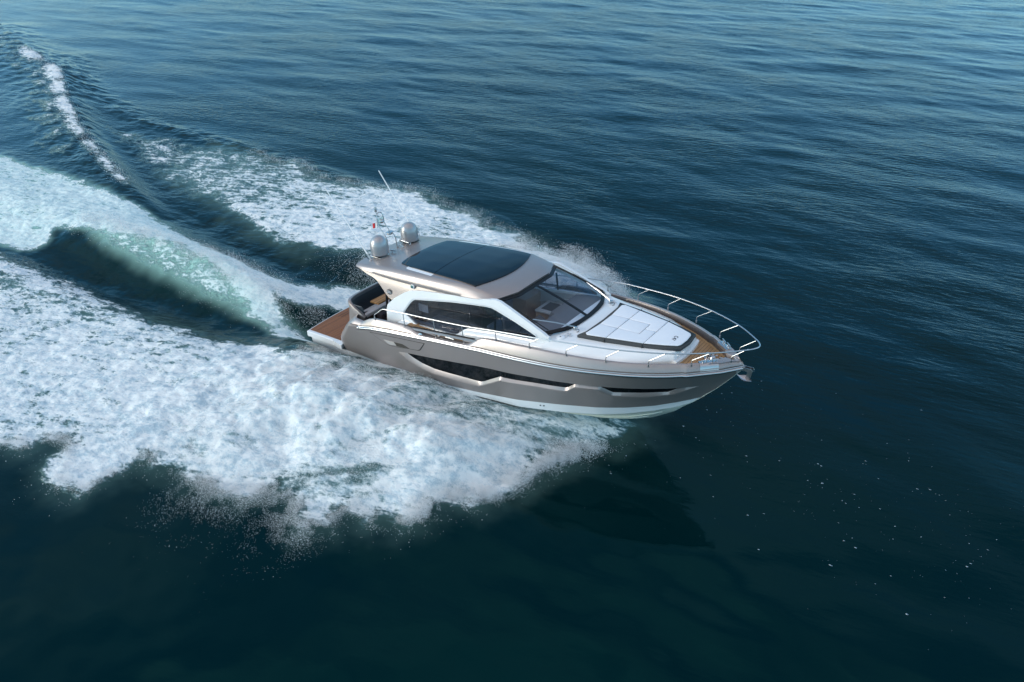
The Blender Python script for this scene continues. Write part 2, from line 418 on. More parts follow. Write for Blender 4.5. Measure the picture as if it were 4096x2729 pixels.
# drain holes
for x, z in ((2.9, .07), (5.34, .19), (5.45, .20), (5.57, .22), (9.3, .50), (9.4, .51)):
    for s in (-1, 1):
        MB().lathe((x, s * (hully(x, z) + .004), z), [(.0, .0), (.022, .0), (.03, -.006)], seg=12, axis=(0, s, .1)).build("drain_hole", BLACK, Y)

# engine-room air intake: raised panel with a scooped opening, on both flanks
for s in (-1, 1):
    def hp(x, z, d): return (x, s * (hully(x, z) + d), z)
    out = [(3.36, 1.41), (3.72, 1.25), (3.98, 1.16), (4.12, 1.13), (4.5, 1.17), (4.98, 1.26), (5.33, 1.31), (5.42, 1.34), (5.68, 1.67)]
    def strip(pts, zt, zb, d0, d1, name, mat):
        m = MB(); xs_ = np.linspace(pts[0][0], pts[-1][0], 40)
        m.grid([[hp(x, zb(x), d0), hp(x, zb(x), d1), hp(x, (zb(x) + zt(x)) / 2, d1), hp(x, zt(x), d1), hp(x, zt(x), d0)] for x in xs_])
        return m.build(name, mat, Y)
    topz = lambda x: 1.41 + (x - 3.36) * (1.67 - 1.41) / 2.32
    botz = lambda x: interp(x, out)
    strip(out, lambda x: max(topz(x) + .004, botz(x)), lambda x: botz(x), -.01, .004, "intake_gap", GROOVE)
    o2 = [(3.42, 1.40)] + [(a + (.0 if a < 5.3 else -.03), b + .018) for a, b in out[1:-1]] + [(5.64, 1.655)]
    strip(o2, lambda x: max(topz(x) - .008, interp(x, o2)), lambda x: interp(x, o2), -.01, .012, "intake_panel", TAUPE)
    sc = [(3.95, 1.30), (4.36, 1.34), (4.45, 1.24), (4.2, 1.19), (4.08, 1.21)]
    MB().prism([hp(x, z, .012) for x, z in sc], (0, s * .008, 0)).build("intake_scoop", paint("pale_taupe_scoop", (.55, .5, .47), .3, .2, .5), Y)
    dk = [(4.36, 1.335), (4.72, 1.37), (4.86, 1.33), (4.98, 1.285), (4.7, 1.235), (4.45, 1.21), (4.40, 1.27)]
    MB().prism([hp(x, z, .012) for x, z in dk], (0, s * .005, 0)).build("intake_opening", paint("intake_hole_shade", (.06, .05, .04), .5), Y)  # flat plate; the darkness inside the hole is put into its colour

# ---------------------------------------------------------------- stern platform
plat = MB(); edge = lambda y: -.15 + .15 * (y / 1.88) ** 2
ysr = np.linspace(-1.88, 1.88, 25)
plat.grid([[(edge(y) + .02, y, .22), (edge(y), y, .25), (edge(y), y, .43), (edge(y) + .015, y, .45), (1.0, y, .45), (2.0, y, .45)] for y in ysr])
for s in (-1, 1):
    plat.grid([[(x, s * 1.88, .45), (x, s * (1.90 + .02 * x), .43), (x, s * (1.90 + .02 * x), .27), (x, s * 1.84, .22)] for x in np.linspace(0.0, 1.75, 10)])
    # outer wedge where the platform meets the flank
    plat.prism([(1.2, s * 1.86, .452), (1.72, s * 1.86, .452), (1.80, s * 2.03, .452), (1.3, s * 1.93, .452)], (0, 0, -.16))
plat.build("swim_platform", WHITE, Y, angle=40)
tk = MB(); tk.grid([[(edge(y) + .05, y, .458), (.6, y, .458), (1.2, y, .458), (2.0, y, .458)] for y in np.linspace(-1.79, 1.79, 20)])
tk.build("platform_teak", TEAKD, Y)
for xx, y0, y1 in ((.13, -.6, 0.1), (.24, -.55, .15), (.13, .3, .9)):
    MB().box((xx, (y0 + y1) / 2, .461), (.02, y1 - y0, .004)).build("platform_slot", GROOVE, Y)
# hull under the platform
ub = MB(); ub.grid([[(x, -1.84, .22 if x < 1.6 else .3), (x, -1.82, -.1), (x, -1.74, -.28), (x, 0, -.55), (x, 1.74, -.28), (x, 1.82, -.1), (x, 1.84, .22)] for x in (.12, .9, 1.62)])
ub.prism([(.12, -1.84, .22), (.12, -1.82, -.1), (.12, -1.74, -.28), (.12, 0, -.55), (.12, 1.74, -.28), (.12, 1.82, -.1), (.12, 1.84, .22)], (.01, 0, 0))
ub.build("stern_hull", WHITE, Y)

# ---------------------------------------------------------------- cockpit
fl = MB(); fl.box((3.05, 0, .93), (2.7, 3.7, .04)); fl.build("cockpit_floor", TEAKD, Y)
co = MB()
cpl = smooth_path([(2.72, -1.64, 0), (2.5, -1.66, 0), (2.2, -1.65, 0), (2.0, -1.58, 0), (1.88, -1.4, 0), (1.82, -1.0, 0), (1.80, 0, 0), (1.82, 1.0, 0), (1.88, 1.4, 0), (2.0, 1.58, 0), (2.2, 1.65, 0), (2.5, 1.66, 0), (2.72, 1.64, 0)], 6)
def cz(x): return interp(x, [(1.8, 1.95), (2.0, 1.94), (2.48, 1.71), (2.72, 1.55)])
rows = []
for i, p in enumerate(cpl):
    a = Vector(cpl[max(i - 1, 0)]); b = Vector(cpl[min(i + 1, len(cpl) - 1)]); t = (b - a).normalized(); n = Vector((-t.y, t.x, 0))  # outwards (aft)
    if n.dot(Vector((p[0] - 3.2, p[1], 0))) < 0: n = -n
    z = cz(p[0]); q = Vector((p[0], p[1], 0)); dx = min(1, max(0, (p[0] - 1.9) / .6))
    low = .46 + .75 * dx
    rows.append([tuple(q + n * d + Vector((0, 0, zz))) for d, zz in ((-.02 + .12 * (1 - dx), low), (.10 - .06 * dx, low + (z - low) * .45), (.03, z - .22), (.045, z - .05), (.03, z - .008), (0, z), (-.05, z), (-.065, z - .02), (-.07, z - .4), (-.07, .95))])
co.grid(rows); co.build("stern_coaming", TAUPE, Y, angle=40)
bkr = MB(); rows = []
for i, p in enumerate(cpl):
    if not (5 < i < len(cpl) - 6): continue
    q = Vector((p[0], p[1], 0)); c = Vector((3.0, p[1] * .8, 0)); n = (c - q).normalized()
    rows.append([tuple(q + n * d + Vector((0, 0, zz))) for d, zz in ((.072, 1.84), (.10, 1.86), (.13, 1.80), (.19, 1.36))])
bkr.grid(rows); bkr.build("sofa_backrest", NAVY, Y)
gst = MB(); rows = []
for i, p in enumerate(cpl):
    q = Vector((p[0], p[1], 0)); c = Vector((3.0, p[1] * .8, 0)); n = (c - q).normalized()
    if 3 < i < len(cpl) - 4: rows.append([tuple(q + n * d + Vector((0, 0, cz(p[0]) + zz))) for d, zz in ((.055, -.012), (.075, -.016), (.09, -.15))])
gst.grid(rows); gst.build("coaming_padding", DASH, Y)
MB().box((2.10, 0.1, 1.29), (.44, 2.75, .13), bev=.03).build("sofa_cushion", GREYC, Y)
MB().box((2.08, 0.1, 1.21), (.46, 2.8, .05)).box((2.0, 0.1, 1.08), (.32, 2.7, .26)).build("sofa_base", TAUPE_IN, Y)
tb = MB().box((2.50, -.35, 1.73), (.38, 1.3, .022), bev=.008).box((2.50, -.35, 1.70), (.38, 1.3, .022), bev=.008)
tbo = tb.build("cockpit_table", TEAKT, Y)
MB().tube([(2.52, -.3, .95), (2.52, -.3, 1.69)], .035).lathe((2.52, -.3, .95), [(0, .02), (.12, .02), (.13, 0)], 20).build("table_leg", STEEL, tbo)
# stern quarter steps and gate between flank and coaming
for s in (-1, 1):
    MB().box((2.2, s * 1.8, .62), (.5, .36, .32), bev=.03).build("boarding_step", TAUPE, Y)
    MB().prism([(2.22, s * 1.66, 1.34), (2.4, s * 1.66, 1.34), (2.7, s * 1.66, 1.2), (2.7, s * 1.66, .98), (2.22, s * 1.66, .98)], (0, s * .03, 0)).build("boarding_gate", TAUPE, Y)
    MB().lathe((2.12, s * 1.86, 1.15), [(0, .09), (.03, .085), (.045, .06), (.045, .02), (.03, 0), (0, 0)], 16, axis=(-1, s * .5, .5)).build("shower_head", WHITE, Y)

# ---------------------------------------------------------------- cabin
def cab(z): return 1.685 - .125 * (z - 2.2)
SIDE_OUT = [(4.106, 2.529), (4.523, 2.799), (4.79, 2.924), (5.294, 3.018), (6.346, 3.132), (7.417, 3.256), (7.858, 3.328), (8.026, 3.313), (8.319, 3.209), (8.679, 3.069), (9.1, 2.908), (9.481, 2.758), (9.655, 2.654), (9.64, 2.32), (8.013, 2.111), (7.201, 1.881), (4.995, 1.797), (4.94, 0.954), (3.736, 0.954), (3.793, 1.765), (3.784, 2.132), (3.829, 2.278)]
SIDE_HOLE = [(4.491, 2.174), (4.764, 2.529), (4.871, 2.633), (4.973, 2.68), (5.507, 2.768), (6.343, 2.914), (7.145, 3.018), (7.565, 3.064), (7.744, 3.069), (7.912, 3.033), (8.559, 2.857), (9.216, 2.643), (9.254, 2.591), (9.181, 2.518), (7.928, 2.404), (7.155, 2.31), (6.953, 2.273), (6.82, 2.216), (6.528, 1.996), (6.405, 1.959), (6.205, 1.954), (5.925, 1.954), (4.993, 1.912)]
for s in (-1, 1):
    c3 = lambda x, z, d=0.0: (x, s * (cab(z) - d), z)
    MB().prism([c3(x, z) for x, z in SIDE_OUT], (0, -s * .09, 0), holes=[[c3(x, z) for x, z in SIDE_HOLE]]).build("cabin_side", WHITE, Y)
    # bevelled surround around the window
    ctr = np.array([6.6, 2.5]); H = [np.array(p) for p in SIDE_HOLE]
    m = MB(); n = len(H); rows = []
    for i, p in enumerate(H):
        a, b = H[i - 1], H[(i + 1) % n]; t = (b - a) / np.linalg.norm(b - a); nn = np.array([t[1], -t[0]])
        if np.dot(nn, p - ctr) < 0 and abs(p[0] - 6.6) > 1: nn = -nn
        nn = np.array([-t[1], t[0]])
        rows.append([c3(p[0] + nn[0] * .055, p[1] + nn[1] * .055, -.012), c3(p[0] + nn[0] * .05, p[1] + nn[1] * .05, -.018), c3(p[0], p[1], .005), c3(p[0], p[1], .06)])
    rows.append(rows[0]); m.grid(rows); m.build("window_surround", WHITE, Y, angle=30)
    gl = MB().prism([c3(x, z, .04) for x, z in SIDE_HOLE], (0, -s * .008, 0)).build("side_window", GLASS_S, Y)
    for x0, w in ((6.93, .05), (7.84, .05)):
        zt = interp(x0, [(4.82, 2.60), (7.68, 3.02), (9.2, 2.6)]); zb = interp(x0, [(6.9, 2.25), (9.2, 2.5)])
        MB().prism([c3(x0 - w / 2, zb, .05), c3(x0 + w / 2, zb, .05), c3(x0 + w / 2, zt, .05), c3(x0 - w / 2, zt, .05)], (0, -s * .03, 0)).build("window_mullion", BLACK, Y)
    # rounded white shoulder below the side window, running forward to the coachroof
    m = MB(); rows = []
    for x in np.linspace(6.42, 9.66, 34):
        zb = interp(x, [(6.4, 1.93), (6.52, 1.97), (6.8, 2.18), (6.93, 2.235), (7.9, 2.36), (9.15, 2.47), (9.7, 2.53)])
        o = min(1, (x - 6.42) / .5)
        zl = interp(x, ZDK) - .01
        rows.append([(x, s * (cab(zb) - .0), zb), (x, s * (cab(zb) + .035 * o), zb - .006), (x, s * (cab(zb) + .10 * o), zb - .03 * o), (x, s * (cab(zb) + .14 * o), zb - .09 * o), (x, s * (cab(zb) + .16 * o), min(zl, zb - .1 * o))])
    m.grid(rows); m.build("cabin_shoulder", WHITE, Y, angle=50)
# aft glass bulkhead and posts
MB().box((3.86, 0, 1.98), (.02, 2.76, 2.0)).build("aft_door_glass", tint_glass("aft_door_glass", (.12, .13, .14), body=(.01, .012, .015), bodyf=.3), Y)
for y in (-1.41, -.55, .5, 1.41):
    MB().box((3.84, y, 1.97), (.07, .08, 2.0)).build("aft_door_frame", BLACK, Y)
MB().tube([(3.50, -1.50, .96), (3.60, -1.40, 2.95)], .035, seg=8).build("awning_post", BLACK, Y)

# ---------------------------------------------------------------- hardtop
RX = [2.4, 2.8, 3.2, 3.94, 4.83, 5.69, 6.5, 7.0, 7.37, 7.6, 7.78]
WE = [1.45, 1.50, 1.53, 1.57, 1.60, 1.61, 1.60, 1.58, 1.56, 1.545, 1.53]
ZE = [3.14, 3.125, 3.12, 3.12, 3.14, 3.165, 3.185, 3.205, 3.235, 3.255, 3.275]
C1 = [3.185, 3.22, 3.25, 3.285, 3.325, 3.345, 3.34, 3.325, 3.30, 3.29, 3.285]
C2 = [3.215, 3.255, 3.30, 3.375, 3.42, 3.455, 3.475, 3.46, 3.40, 3.345, 3.295]
TP = [3.23, 3.275, 3.325, 3.405, 3.45, 3.48, 3.495, 3.48, 3.43, 3.375, 3.30]
RD = np.linspace(2.4, 7.78, 270)
def _sm(A):
    v = np.interp(RD, RX, A); k = np.hanning(31); k /= k.sum(); e = np.r_[np.linspace(2 * v[0] - v[15], v[0], 15, endpoint=False), v, np.linspace(v[-1], 2 * v[-1] - v[-16], 16)[1:]]
    return np.convolve(e, k, 'valid')
ZE, C1, C2, TP, WE = [_sm(A) for A in (ZE, C1, C2, TP, WE)]; RXK = list(RX); RX = RD
def roof_pts(x, y):
    f = min(abs(y) / np.interp(x, RX, WE), 1.0)
    z = [np.interp(x, RX, A) for A in (TP, TP, C2, C1, ZE)]
    zz = float(np.interp(f, [0, .36, .72, .905, .965, 1.0], [z[0] + .025, z[0] + .018, z[1] + .002, z[2], z[3], z[4]]))
    sx = x
    st = 1.0 if abs(y) < .8 else max(0, (1.53 - abs(y)) / .73)
    if x > 5.5: sx = x + .31 * ((x - 5.5) / 2.28) ** 1.5 * st
    if x < 3.2: sx = x - .10 * (3.2 - x) / .8 * (1 - (abs(y) / 1.45) ** 2)
    return (sx, y, zz)
roof = MB(); rows = []
xs = np.interp(np.linspace(0, 10, 91), range(11), RXK)
fr = [-1, -.985, -.965, -.94, -.905, -.87, -.72, -.5, -.25, 0, .25, .5, .72, .87, .905, .94, .965, .985, 1]
for x in xs:
    w = np.interp(x, RX, WE); rows.append([roof_pts(x, f * w) for f in fr])
roof.grid(rows)
und = [[(p[0] + (.05 if i == 0 else 0) - (.04 if i == len(rows) - 1 else 0), p[1] * .97, min(p[2] - .06, rows[i][0][2] - .03)) for p in r] for i, r in enumerate(rows)]
roof.grid(und, flip=True)
for a, b in ((rows[0], und[0]), (rows[-1], und[-1])): roof.grid([a, b])
roof.grid([[r[0] for r in rows], [r[0] for r in und]]); roof.grid([[r[-1] for r in rows], [r[-1] for r in und]])
roof_o = roof.build("hardtop", TAUPE, Y, angle=60)
# headlining
MB().grid([[(p[0], p[1] * .96, p[2] - .004) for p in r] for r in und[30:]]).build("headlining", INTW, Y)
HW = [(3.85, 1.03), (4.0, 1.06), (4.1, 1.10), (4.3, 1.14), (4.5, 1.18), (5.5, 1.27), (7.06, 1.36), (7.4, 1.36)]
def drape(x, y, d):
    # roof height at true plan position
    lo_, hi_ = 2.3, 7.78
    for _ in range(22):
        m_ = (lo_ + hi_) / 2
        if roof_pts(m_, y)[0] < x: lo_ = m_
        else: hi_ = m_
    return (x, y, roof_pts(lo_, y)[2] + d)
def panel(xa, xb, name):
    m = MB(); rows = []
    for u in np.linspace(0, 1, 26):
        r = []
        for v in np.linspace(-1, 1, 25):
            hwA = interp(xa(0), HW); y = v
            x = None
            # iterate for half-width at this x
            xx = xa(0) + (xb(0) - xa(0)) * u
            yw = interp(xx, HW) * v
            X = xa(yw) + (xb(yw) - xa(yw)) * u
            yw = interp(X, HW) * v; X = xa(yw) + (xb(yw) - xa(yw)) * u
            r.append(drape(X, yw, .022))
        rows.append(r)
    m.grid(rows)
    lowr = [[(p[0], p[1], p[2] - .03) for p in r] for r in rows]
    m.grid([rows[0], lowr[0]]); m.grid([rows[-1], lowr[-1]])
    m.grid([[r[0] for r in rows], [r[0] for r in lowr]]); m.grid([[r[-1] for r in rows], [r[-1] for r in lowr]])
    return m.build(name, GLASS_R, roof_o)
panel(lambda y: 3.86 + .13 * abs(y / 1.03) ** 3.5, lambda y: 5.38 + .085 * (y / 1.27) ** 2, "sunroof_panel")
panel(lambda y: 5.40 + .085 * (y / 1.27) ** 2, lambda y: 7.38 - .18 * y * y, "sunroof_panel")
for s in (-1, 1):
    m = MB(); rows = []
    for x in np.linspace(4.36, 5.47, 14):
        h = interp(x, HW); wd = .13 * min(1, (x - 4.2) / .25)
        rows.append([drape(x, s * (h - .03), .003), drape(x, s * (h + .005 + wd * .5), .004), drape(x, s * (h + .005 + wd), .005)])
    m.grid(rows); m.build("sunroof_track", WHITE, roof_o)
m = MB(); rows = []
for x in np.linspace(5.47, 7.02, 14):
    h = interp(x, HW); rows.append([drape(x, (h + .012), .004), drape(x, (h + .075), .006)])
m.grid(rows); m.build("sunroof_track", WHITE, roof_o)
# side wings of the hardtop
WING = [(2.56, 3.14), (2.78, 3.06), (2.92, 3.02), (3.20, 2.97), (3.36, 2.90), (3.49, 2.80), (3.78, 2.54), (3.90, 2.47), (3.98, 2.455), (4.07, 2.49), (4.46, 2.755), (4.60, 2.83), (4.72, 2.875), (4.95, 2.93), (5.22, 2.965), (6.27, 3.075), (7.34, 3.195), (7.72, 3.25), (6.94, 3.23), (6.34, 3.20), (4.94, 3.155), (3.96, 3.13), (2.88, 3.14)]
for s in (-1, 1):
    wy = lambda x, z: s * (interp(x, [(2.5, 1.47), (4, 1.55), (7.7, 1.52)]) + (3.15 - z) * .12)
    MB().prism([(x, wy(x, z), z) for x, z in WING], (0, -s * .11, 0)).build("hardtop_wing", TAUPE, Y)
    # soft lower lip following the white cabin frame
    MB().tube(smooth_path([(x, wy(x, z) - s * .02, z + .012) for x, z in WING[8:18]], 4), .028, seg=8).build("wing_lip", paint("wing_lip_dark_taupe", (.24, .21, .2), .4, .4, .4), Y)  # lip in a darker taupe than the wing
# navigation light
for s, mt in ((-1, GREENL), (1, paint("red_lens", (.3, .01, .01), .1, coat=1))):
    o = MB().lathe((4.86, s * 1.565, 3.055), [(.075, 0), (.07, .02), (.05, .03), (0, .03)], 20, axis=(0, s, .1)).build("navigation_light", WHITE, Y)
    MB().lathe((4.85, s * 1.585, 3.055), [(.05, 0), (.045, .025), (.025, .045), (0, .05)], 16, axis=(0, s, .1)).build("lens", mt, o)

def text_mesh(body, name, mat, parent, M, size, thick=.002):
    cu = bpy.data.curves.new(name, 'FONT'); cu.body = body; cu.size = size; cu.align_x = 'CENTER'; cu.align_y = 'CENTER'; cu.extrude = thick
    ob = bpy.data.objects.new("tmp", cu); COL.objects.link(ob)
    dg = bpy.context.evaluated_depsgraph_get(); dg.update()
    me = bpy.data.meshes.new_from_object(ob.evaluated_get(dg)); bpy.data.objects.remove(ob); bpy.data.curves.remove(cu)
    me.transform(M); me.materials.clear(); me.materials.append(mat); me.name = name
    o = bpy.data.objects.new(name, me); COL.objects.link(o); o.parent = parent
    return o
# oval builder's badge on the starboard wing
bd = MB().lathe((3.905, -1.612, 2.68), [(.105, 0), (.10, .006), (0, .007)], 28, axis=(0, -1, .12))
bd.v = [(3.905 + (x - 3.905) * 1.0, y, 2.68 + (z - 2.68) * .78) for x, y, z in bd.v]
bdo = bd.build("oval_badge", paint("badge_dark", (.03, .035, .045), .3), Y)
for t, z in (("SESSA", 2.70), ("MARINE", 2.655)):
    M = Matrix.Translation((3.905, -1.6235, z)) @ Matrix.Rotation(rad(90), 4, 'X')
    text_mesh(t, "badge_text", WCL, bdo, M, .05)

# ---------------------------------------------------------------- windscreen
def lerp3(a, b, t): return tuple(a[i] + (b[i] - a[i]) * t for i in range(3))
def ws_top(v):  # v -1..1
    y = 1.45 * v; a = abs(y)
    x = 8.08 if a < .8 else 8.08 - .26 * (a - .8) / .65
    return (x, y, 3.262 - .0 * a)
def ws_bot(v):
    y = 1.55 * v; a = abs(y)
    x = 9.92 - .10 * (a / .9) ** 2 if a < .9 else 9.82 - .34 * ((a - .9) / .65) ** 1.2
    return (x, y, 2.665 + .05 * (a / 1.55) ** 2)
def ws(u, v):
    p = lerp3(ws_top(v), ws_bot(v), u); return (p[0], p[1], p[2] + .035 * math.sin(pi * u))
def ws_grid(u0, u1, v0, v1, nu, nv, d=0.0):
    return [[(lambda p: (p[0] + d * .33, p[1], p[2] + d))(ws(u0 + (u1 - u0) * i / nu, v0 + (v1 - v0) * j / nv)) for j in range(nv + 1)] for i in range(nu + 1)]
for v0, v1 in ((-.955, -.022), (.022, .955)):
    MB().grid(ws_grid(.055, .945, v0, v1, 14, 14)).build("windscreen_pane", GLASS_W, Y)
fr_ = MB()
for a in ((0, .062, -.99, .99, 2, 40), (.935, 1.0, -.99, .99, 2, 40), (.05, .95, -.99, -.945, 20, 2), (.05, .95, .945, .99, 20, 2), (.05, .95, -.026, .026, 20, 2)):
    fr_.grid(ws_grid(*a, d=.006)); fr_.grid(ws_grid(*a, d=-.02), flip=True)
fr_.build("windscreen_frame", BLACK, Y)
# white pillars alongside the windscreen
for s in (-1, 1):
    m = MB(); rows = []
    for u in np.linspace(-.04, 1.08, 26):
        p = ws(min(max(u, 0), 1), s * .99); q = [p[0] + (u - min(max(u, 0), 1)) * 1.9, p[1], p[2] - (u - min(max(u, 0), 1)) * .55]
        rows.append([(q[0] - .02, q[1] - s * .02, q[2] - .02), (q[0], q[1] + s * .005, q[2] + .022), (q[0], s * (cab(q[2]) - .035), q[2] + .028), (q[0] - .01, s * (cab(q[2]) - .005), q[2] + .012), (q[0] - .03, s * (cab(q[2]) + .004), q[2] - .02), (q[0] - .06, s * (cab(q[2]) + .004), q[2] - .06)])
    m.grid(rows); m.build("windscreen_pillar", WHITE, Y, angle=50)
# wipers
for s in (-1, 1):
    o = MB()
    b0 = (9.93, s * (.80 if s < 0 else 1.10), 2.68)
    tip = (8.98, s * 1.39, 2.965)
    for k in (-.018, .018): o.tube([(b0[0], b0[1] + k, b0[2] + .05), (9.5, b0[1] + (tip[1] - b0[1]) * .45 + k, 2.86), (tip[0], tip[1] + k * .4, tip[2])], .008, seg=6)
    o.lathe((b0[0], b0[1], b0[2] - .02), [(.045, 0), (.045, .04), (.03, .07), (0, .08)], 14)
    o.box((b0[0] + .03, b0[1], b0[2] + .045), (.1, .05, .03))
    wo = o.build("windscreen_wiper", STEEL, Y)
    MB().tube([(8.50, s * 1.40, 3.125), (9.0, s * 1.42, 2.965), (9.50, s * 1.43, 2.80)], .014, seg=6).build("wiper_blade", BLACK, wo)
    MB().tube(round_path([(b0[0] + .05, b0[1], b0[2]), (b0[0] + .13, b0[1] + .0, b0[2] + .01), (b0[0] + .16, b0[1] - .05, b0[2] - .02), (b0[0] + .12, b0[1] - .1, b0[2] - .03)], .03), .008, seg=5).build("washer_hose", BLACK, wo)

# ---------------------------------------------------------------- interior seen through the glass
MB().box((6.3, 0, 1.25), (5.0, 3.1, .04)).build("cabin_floor", INTD, Y)
m = MB(); rows = []
for y in np.linspace(-1.5, 1.5, 21):
    a = 8.78 + .12 * (y / 1.5) ** 2 if y > -.6 else 8.55
    rows.append([(8.3 if y > .1 else a - .02, y, 1.9), (a - .02 if y <= .1 else 8.55, y, 2.44), (a, y, 2.50), (a + .25, y, 2.545), (9.45, y, 2.56), (9.86 - .08 * y * y, y, 2.60)])
m.grid(rows); m.build("dashboard", DASH, Y)
MB().box((8.62, -.85, 2.42), (.32, .9, .22), ry=rad(25), bev=.03).build("instrument_panel", INTD, Y)
MB().lathe((8.45, -.85, 2.28), [(.17, 0), (.19, .012), (.17, .024), (.155, .012), (.17, 0)], 24, axis=(-1, 0, .6)).build("steering_wheel", BLACK, Y)
for y in (-1.05, -.35):
    so = MB().box((7.62, y, 1.86), (.48, .58, .16), bev=.05).build("helm_seat", SEATM, Y)
    MB().box((7.42, y, 2.1), (.14, .58, .46), ry=rad(-8), bev=.05).build("seat_backrest", SEATM, so)
    MB().box((7.6, y, 1.52), (.3, .35, .5)).build("seat_pedestal", INTD, so)
o = MB().box((7.9, 1.1, 1.62), (.62, .72, .72)).build("galley_unit", WOODI, Y)
MB().box((7.9, 1.1, 2.0), (.66, .78, .05), bev=.01).build("galley_worktop", paint("galley_white", (.6, .6, .6), .3), o)
MB().box((7.92, 1.12, 2.028), (.44, .5, .012)).build("galley_hob", INTD, o)
MB().box((6.3, 1.2, 1.6), (1.6, .6, .7), bev=.04).build("dinette_sofa", SEATM, Y)
MB().box((7.0, 1.15, 1.75), (.5, .85, .98)).build("wood_cabinet", WOODI, Y)
MB().box((6.0, -1.1, 1.6), (1.9, .6, .6), bev=.04).build("saloon_sofa", SEATM, Y)
MB().box((5.04, -1.40, 2.33), (.36, .02, .24)).build("wall_panel", paint("pale_card", (.75, .7, .66), .6), Y)
for s in (-1, 1):
    MB().prism([(4.6, s * 1.54, 1.3), (9.5, s * 1.54, 1.3), (9.5, s * 1.50, 2.52), (7.1, s * 1.53, 2.24), (6.7, s * 1.55, 2.08), (6.4, s * 1.55, 1.93), (4.9, s * 1.55, 1.88)], (0, -s * .02, 0)).build("cabin_lining", INTW, Y)

# ---------------------------------------------------------------- coachroof, sunpad, foredeck
WB = [(9.3, 1.84), (9.7, 1.84), (10.5, 1.74), (11.2, 1.59), (11.7, 1.42), (12.1, 1.17), (12.5, .87), (12.83, .60), (12.92, .50)]
WT = [(9.3, 1.60), (9.7, 1.58), (10.2, 1.42), (11.0, 1.22), (12.0, .93), (12.7, .56), (12.92, .42)]
bodyz = lambda x, y: 2.655 - .03 * (y / 1.5) ** 2 - max(0, x - 12.3) * .02
cr_ = MB(); rows = []
for x in np.linspace(9.55, 12.70, 50):
    wt, wb = interp(x, WT), interp(x, WB); zt = bodyz(x, wt)
    half = [(wt * k, bodyz(x, wt * k)) for k in (0, .25, .5, .75, .95)] + [(wt, zt - .006), (wt + (wb - wt) * .12, zt - .03), (wt + (wb - wt) * .55, zt - .10), (wt + (wb - wt) * .9, zt - .17), (wb, zt - .21), (wb + .005, 2.34)]
    rows.append([(x, -a, b) for a, b in half[::-1]] + [(x, a, b) for a, b in half[1:]])
last = rows[-1]
def front(k, dx, z):
    return [(12.70 + dx * (1 - .35 * (abs(p[1]) / .72) ** 2), p[1] * k, min(p[2], z)) for p in last]
rows += [front(.99, .03, 2.60), front(.97, .10, 2.47), front(.98, .17, 2.455), front(.98, .19, 2.44), front(.98, .20, 2.34)]
cr_.grid(rows); cr_.build("coachroof", WHITE, Y, angle=30)
# raised plinth under the sunpad
PADW = [(10.2, 1.14), (10.95, 1.02), (11.91, .79), (12.81, .46)]
pad_out = [(10.21, -1.14), (10.30, -.85), (10.335, 0), (10.30, .85), (10.21, 1.14), (10.95, 1.02), (11.91, .79), (12.4, .63), (12.81, .46), (12.87, 0), (12.81, -.46), (12.4, -.63), (11.91, -.79), (10.95, -1.02)]
def inset(poly, d):
    P = [np.array(p, float) for p in poly]; c = sum(P) / len(P); out = []
    n = len(P)
    ar = sum(P[i][0] * P[(i + 1) % n][1] - P[(i + 1) % n][0] * P[i][1] for i in range(n))
    for i in range(n):
        e1 = P[i] - P[i - 1]; e2 = P[(i + 1) % n] - P[i]; e1 /= np.linalg.norm(e1); e2 /= np.linalg.norm(e2)
        n1 = np.array([-e1[1], e1[0]]); n2 = np.array([-e2[1], e2[0]])
        if ar < 0: n1, n2 = -n1, -n2
        b = n1 + n2; b /= max(np.dot(b, b) / 2, .25) ; out.append(tuple(P[i] + b * d))
    return out
MB().prism([(x, y, 2.56) for x, y in inset(pad_out, .04)], (0, 0, .07)).build("sunpad_plinth", WHITE, Y)
pb = MB(); L_ = [inset(pad_out, d) for d in (.012, 0, 0, .012, .03)]; Zs = (2.635, 2.65, 2.715, 2.727, 2.73)
pb.grid([[(x, y, z) for x, y in l] + [(l[0][0], l[0][1], z)] for l, z in zip(L_, Zs)])
pb.prism([(x, y, 2.73) for x, y in inset(pad_out, .03)], (0, 0, -.05))
pad_o = pb.build("sunpad", PIPE, Y, angle=50)
for s in (-1, 1):
    for xx in (10.95, 11.91):
        w = interp(xx, PADW); MB().box((xx, s * (w - .015), 2.69), (.014, .07, .086)).build("sunpad_joint", GROOVE, pad_o)
# white quilted panels
def quilt(poly, name="sunpad_panel"):
    m = MB(); zs = ((.012, 2.729), (.006, 2.741), (.014, 2.748), (.045, 2.753))
    Ls = [inset(poly, d) for d, z in zs]
    m.grid([[(x, y, z) for x, y in l] + [(l[0][0], l[0][1], z)] for l, (d, z) in zip(Ls, zs)])
    n = len(poly); m.add([(x, y, 2.753) for x, y in Ls[-1]], [tuple(range(n))])
    return m.build(name, CUSH, pad_o, angle=60)
def inw(x): return interp(x, [(10.3, 1.04), (10.95, .93), (11.91, .71), (12.73, .385)])
A0, A1, A2 = 10.42, 10.95, 11.91
quilt([(A0, -.32), (A1, -.32), (A1, .32), (A0, .32)])
for s in (-1, 1):
    p = [(A0, s * .32), (A1, s * .32), (A1, s * inw(A1)), (10.44, s * 1.045), (10.36, s * .97)]
    quilt(p if s > 0 else p[::-1])
quilt([(A1, -.30), (11.58, -.30), (11.58, .31), (A1, .31)])
quilt([(A1, .31), (11.58, .31), (11.58, .01), (A2, .01), (A2, inw(A2)), (A1, inw(A1))])
quilt([(A1, -inw(A1)), (A2, -inw(A2)), (A2, .01), (11.58, .01), (11.58, -.30), (A1, -.30)])
